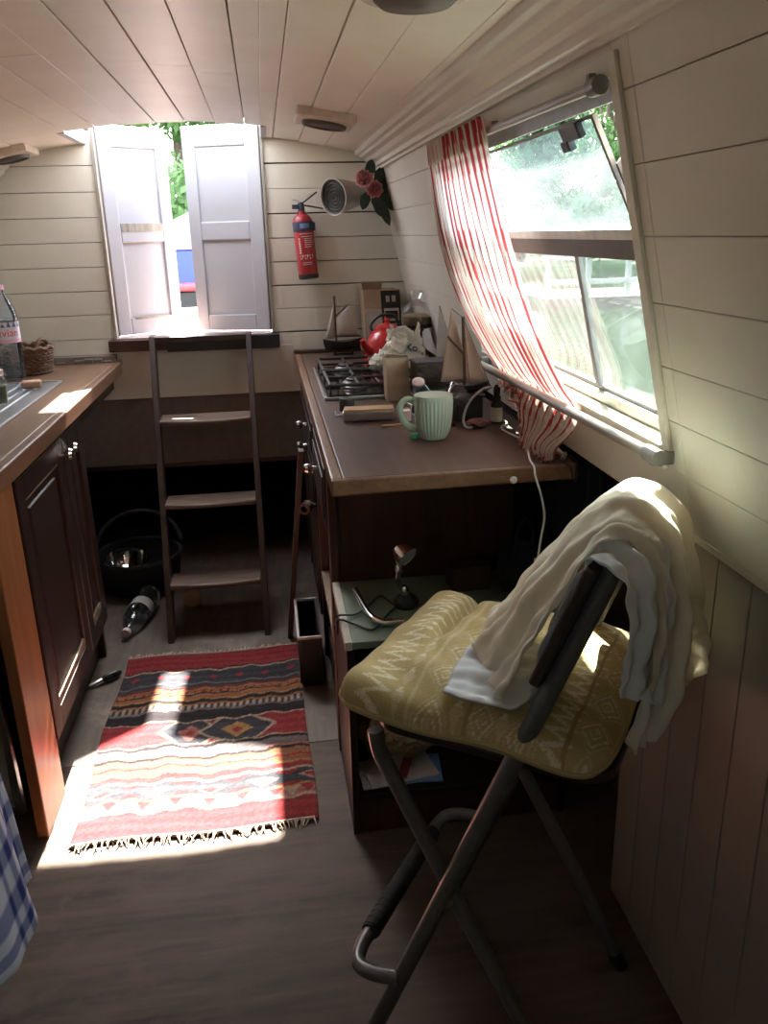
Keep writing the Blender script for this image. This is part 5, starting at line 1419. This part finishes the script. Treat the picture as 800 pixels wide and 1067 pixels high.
def cream_fold(u, v):
    a = .009*math.sin(v*2*PI*2.7+2.2*u+1.2*math.sin(u*7))+.005*math.sin(v*2*PI*6.3+u*6+1.5*math.sin(v*5))
    a += .0022*math.sin(u*46+v*13+2*math.sin(v*11))+.0016*math.sin(u*83-v*31)+.0014*math.sin(u*25+v*67)
    return a*(.55+.9*abs(u-.45))
drape('cream_cloth', cream_rows, 130, 100, 'cream', 'large cream muslin cloth draped over the chair back and down to the cushion', cream_fold, C(0,.2,1))
white_rows = [
 [(-.232,.020,.741),(-.240,.07,.744),(-.245,.13,.747),(-.240,.19,.748)],
 [(-.180,.012,.741),(-.185,.07,.750),(-.185,.13,.754),(-.18,.19,.755)],
 [(-.125,.014,.744),(-.13,.07,.757),(-.130,.13,.762),(-.125,.19,.762)],
 [(-.098,.022,.775),(-.100,.08,.790),(-.100,.14,.795),(-.095,.20,.79)],
 [(-.083,.030,.86),(-.083,.09,.870),(-.083,.16,.870),(-.08,.22,.865)],
 [(-.054,.026,.942),(-.054,.09,.950),(-.053,.16,.945),(-.05,.23,.94)],
 [(-.032,.004,.984),(-.028,.07,.990),(-.022,.14,.992),(-.02,.22,.985)],
 [(.010,-.006,.968),(.020,.05,.972),(.022,.11,.975),(.022,.19,.97)],
 [(.024,-.010,.915),(.036,.04,.915),(.044,.09,.915),(.044,.16,.91)],
 [(.022,-.012,.855),(.034,.03,.850),(.046,.08,.855),(.048,.14,.85)],
 [(.020,-.014,.815),(.030,.02,.800),(.046,.065,.770),(.050,.11,.750)],
]
def white_fold(u, v):
    a = .007*math.sin(v*2*PI*2.6+3*u+1)+.004*math.sin(v*2*PI*6+u*7)+.0022*math.sin(u*55+v*17+2*math.sin(v*9))+.0015*math.sin(u*90-v*37)
    return a*(.5 if u < .3 else 1)*(1 if u > .06 else .6)
drape('white_cloth', white_rows, 130, 90, 'white', 'white cotton cloth over the near end of the chair back, its end on the cushion', white_fold, C(0,.1,.98))

# ================================================================== OUTSIDE
wa = MB(); wa.add([(-40,3.55,.30),(60,3.55,.30),(60,60,.30),(-40,60,.30)], [(0,1,2,3)]); wa.add([(1.1,-40,.30),(60,-40,.30),(60,3.55,.30),(1.1,3.55,.30)], [(0,1,2,3)]); wa.add([(-40,-40,.30),(-1.6,-40,.30),(-1.6,3.55,.30),(-40,3.55,.30)], [(0,1,2,3)])
struct(wa.build('floor_canal', ['canal']))
# rear deck of the boat
dk = MB(); dk.box(-1.25, .78, YB+.11, 5.4, .90, .945, 0); dk.box(-1.25, -1.17, YB+.11, 5.4, .945, 1.02, 1); dk.box(.70, .78, YB+.11, 5.4, .945, 1.02, 1)
struct(dk.build('floor_deck', ['deck', 'boatred'], bevel=.004))
rp_ = MB()
for k in range(4): rp_.tube([(-.43+(.07+.022*k)*math.cos(t), 4.85+(.07+.022*k)*math.sin(t), .956) for t in [2*PI*i/36 for i in range(37)]], .010, 7)
tag(rp_.build('coiled_rope', ['rope'], None, smooth=True, origin=(-.43,4.85,.945)), 'dark coil of rope on the sunlit deck seen through the door gap', 'rope')
# blue boat moored astern
bb_ = thing('blue_boat', (.35, 8.2, .3), 'blue boat with an arched white roof moored beyond the door gap', 'boat')
def bt(mb, prof, y0, y1, m=0): mb.extrude(prof, 'y', y0, y1, m)
mb = MB(); bt(mb, [(-.92,.55),(1.65,.55),(1.62,1.27),(-.86,1.27)], 7.3, 12); mb.build('cabin', ['bluehull'], bb_, bevel=.02)
mb = MB(); bt(mb, [(-1.0,.25),(1.75,.25),(1.78,.95),(-1.03,.95)], 7.1, 13, 0); bt(mb, [(-1.06,.94),(1.8,.94),(1.8,1.0),(-1.06,1.0)], 7.05, 13, 1); mb.build('hull', ['hull', 'boatred'], bb_, bevel=.02)
mb = MB(); arc = [(.38-1.26*math.cos(a), 1.26+.42*math.sin(a)**.9) for a in [PI*i/18 for i in range(19)]]; bt(mb, arc, 7.28, 12); mb.build('arched_roof', ['boatwhite'], bb_, bevel=.01)
# banks
bkm = MB()
for (x0, x1, y0_, y1_, z) in ((12, 60, -40, 60, .55), (-40, 12, 19, 60, .55)): bkm.box(x0, x1, y0_, y1_, -.2, z)
struct(bkm.build('floor_bank', ['grass'], bevel=.1))
def tree(name, x, y, z, Rr, Ht, mat, label, n, seed, trunk=True, group=None, low=.15):
    rnd = random.Random(seed); t = thing(name, (x, y, z), label, 'tree' if trunk else 'bush', group)
    mb = MB(); blobs = []
    for k in range(16):
        a = rnd.uniform(0, 2*PI); h = rnd.uniform(low, .95); rr_ = Rr*math.sqrt(rnd.random())*(1-.55*max(0, h-.5))
        blobs.append((Vector((x+rr_*math.cos(a), y+rr_*math.sin(a), z+Ht*h)), Rr*rnd.uniform(.28, .5)))
    for k in range(n):
        c, br2 = blobs[rnd.randrange(len(blobs))]
        d = Vector((rnd.gauss(0,1), rnd.gauss(0,1), rnd.gauss(0,1))).normalized()
        p = c+d*br2*rnd.uniform(.6, 1.05); s = rnd.uniform(.08, .15)*max(1, Rr/3)
        if p.z < z+.05: p.z = z+.05+rnd.random()*.3
        u = Vector((rnd.gauss(0,1), rnd.gauss(0,1), rnd.gauss(0,1))).normalized(); v = u.cross(d+Vector((.01,0,.02))).normalized()
        mb.add([p-u*s, p+v*s*.5, p+u*s, p-v*s*.5], [(0,1,2,3)])
    mb.build('foliage', [mat], t, fixn=False)
    mb = MB()
    if trunk:
        mb.tube([(x, y, z-.1), (x+.1, y, z+Ht*.35), (x, y+.1, z+Ht*.75)], [Rr*.09, Rr*.06, Rr*.02], 9)
    for k in range(6):
        b2 = blobs[k][0]; mb.tube([(x, y, z+Ht*(.3 if trunk else .02)), (Vector((x, y, z+Ht*.45))+b2)/2, b2], [Rr*.035, Rr*.02, Rr*.008], 6)
    mb.build('trunk', ['bark'], t, smooth=True)
for k, (x, y, Rr, Ht, mt_, lab) in enumerate((
    (-7.0, 23, 2.6, 7.5, 'leafB', 'deep green tree on the far bank left of the door gap'),
    (-1.9, 22, 2.4, 6.5, 'leafA', 'bright green tree straight beyond the door gap'),
    (2.6, 26, 1.9, 8.0, 'leafB', 'deep green tree on the far bank right of the door gap'))):
    tree('bank_tree', x, y, .5, Rr, Ht, mt_, lab, 15000 if k == 1 else 4000, 20+k, True, 'trees beyond the doors', .02)
for k, (x, y, Rr, Ht, mt_, lab) in enumerate((
    (6.6, 21.8, 1.8, 6.0, 'leafB', 'deep green tree seen through the upper window pane beside the curtain'),
    (10.4, 21.2, 1.6, 6.0, 'leafB', 'deep green tree seen through the middle of the upper window pane'),
    (10.9, 27.0, 2.6, 8.5, 'leafA', 'bright green tree seen through the open gap at the top right of the window'),
    (7.4, 33.0, 3.4, 10.0, 'leafA', 'tall bright green tree at the back of the bank outside the window'),
    (16.5, 21.0, 2.4, 7.5, 'leafB', 'deep green tree on the bank right of the window view'),
    (15.5, 33.0, 3.4, 11.0, 'leafB', 'tall deep green tree behind the others at the right outside the window'))):
    tree('waterside_tree', x, y, .5, Rr, Ht, mt_, lab, 14000 if k == 2 else 9000, 40+k, True, 'trees across the canal', .05)
jt_ = MB(); jt_.box(3.9, 7.2, 11.5, 13.2, .30, .42)
struct(jt_.build('floor_jetty', ['lining']))
fe_ = thing('white_fence', (5.4, 11.8, .42), 'white railing by the water seen through the lower right window pane', 'fence')
for k in range(6): x = 4.0+.6*k; MB().box(x-.035, x+.035, 11.77, 11.83, .42, 1.02).build('post', ['fence'], fe_)
for z in (.62, .98): MB().box(3.95, 7.1, 11.74, 11.77, z-.035, z+.035).build('rail', ['fence'], fe_)

# ================================================================== LIGHT
sun = bpy.data.lights.new('sun', 'SUN'); sun.energy = 33; sun.angle = math.radians(.9); sun.color = (1, .93, .82)
so = bpy.data.objects.new('sun', sun); COL.objects.link(so)
sd = Vector((-.070, -1.44, -1.70)); so.rotation_euler = sd.to_track_quat('-Z', 'Y').to_euler(); so.location = (0, 6, 8)
world = bpy.data.worlds.new('sky'); SC.world = world; world.use_nodes = True
nt = world.node_tree; bg = nt.nodes['Background']
sk = nt.nodes.new('ShaderNodeTexSky'); sk.sky_type = 'NISHITA'; sk.sun_disc = False; sk.sun_elevation = math.radians(50); sk.sun_rotation = 0; sk.dust_density = 2
hs = nt.nodes.new('ShaderNodeHueSaturation'); hs.inputs['Saturation'].default_value = .35
lnk(nt, sk.outputs[0], hs.inputs['Color']); lnk(nt, hs.outputs[0], bg.inputs['Color']); bg.inputs['Strength'].default_value = 1.05
def portal(loc, nrm, sx, sy):
    l = bpy.data.lights.new('portal', 'AREA'); l.shape = 'RECTANGLE'; l.size = sx; l.size_y = sy; l.cycles.is_portal = True
    o = bpy.data.objects.new('portal', l); COL.objects.link(o); o.location = loc
    o.rotation_euler = Vector(nrm).to_track_quat('-Z', 'Z' if abs(nrm[2]) < .9 else 'Y').to_euler()
a = W(1.7,1.295,-.08); portal(a, (-1,0,-.233), 1.15, .55)
a = WL(-.95,1.30,-.08); portal(a, (1,0,-.233), .75, .46)
portal((-.30, 3.30, 1.84), (0,0,-1), .70, .50)

# ================================================================== CAMERA
cam = bpy.data.cameras.new('camera'); co = bpy.data.objects.new('camera', cam); COL.objects.link(co); SC.camera = co
f = 863.0
Yc = Vector(((272-400)/f, -(245-533.5)/f, -1)).normalized()
Zc = Vector((1, .025, 0)).cross(Yc).normalized(); Xc = Yc.cross(Zc)
R = Matrix((Xc, Yc, Zc)).to_4x4()      # rows: world axes in camera coords -> camera-to-world rotation
co.matrix_world = Matrix.Translation((0, 0, 1.36)) @ R
cam.sensor_fit = 'VERTICAL'; cam.sensor_height = 24; cam.lens = 24*f/1067; cam.clip_start = .02; cam.clip_end = 200

SC.view_settings.view_transform = 'Standard'; SC.view_settings.look = 'None'; SC.view_settings.gamma = 1; SC.view_settings.exposure = 1.5
SC.view_settings.use_curve_mapping = False
SC.cycles.use_denoising = True; SC.cycles.max_bounces = 10; SC.cycles.diffuse_bounces = 6; SC.cycles.transparent_max_bounces = 16; SC.cycles.caustics_reflective = False; SC.cycles.caustics_refractive = False
SC.cycles.sample_clamp_indirect = 8
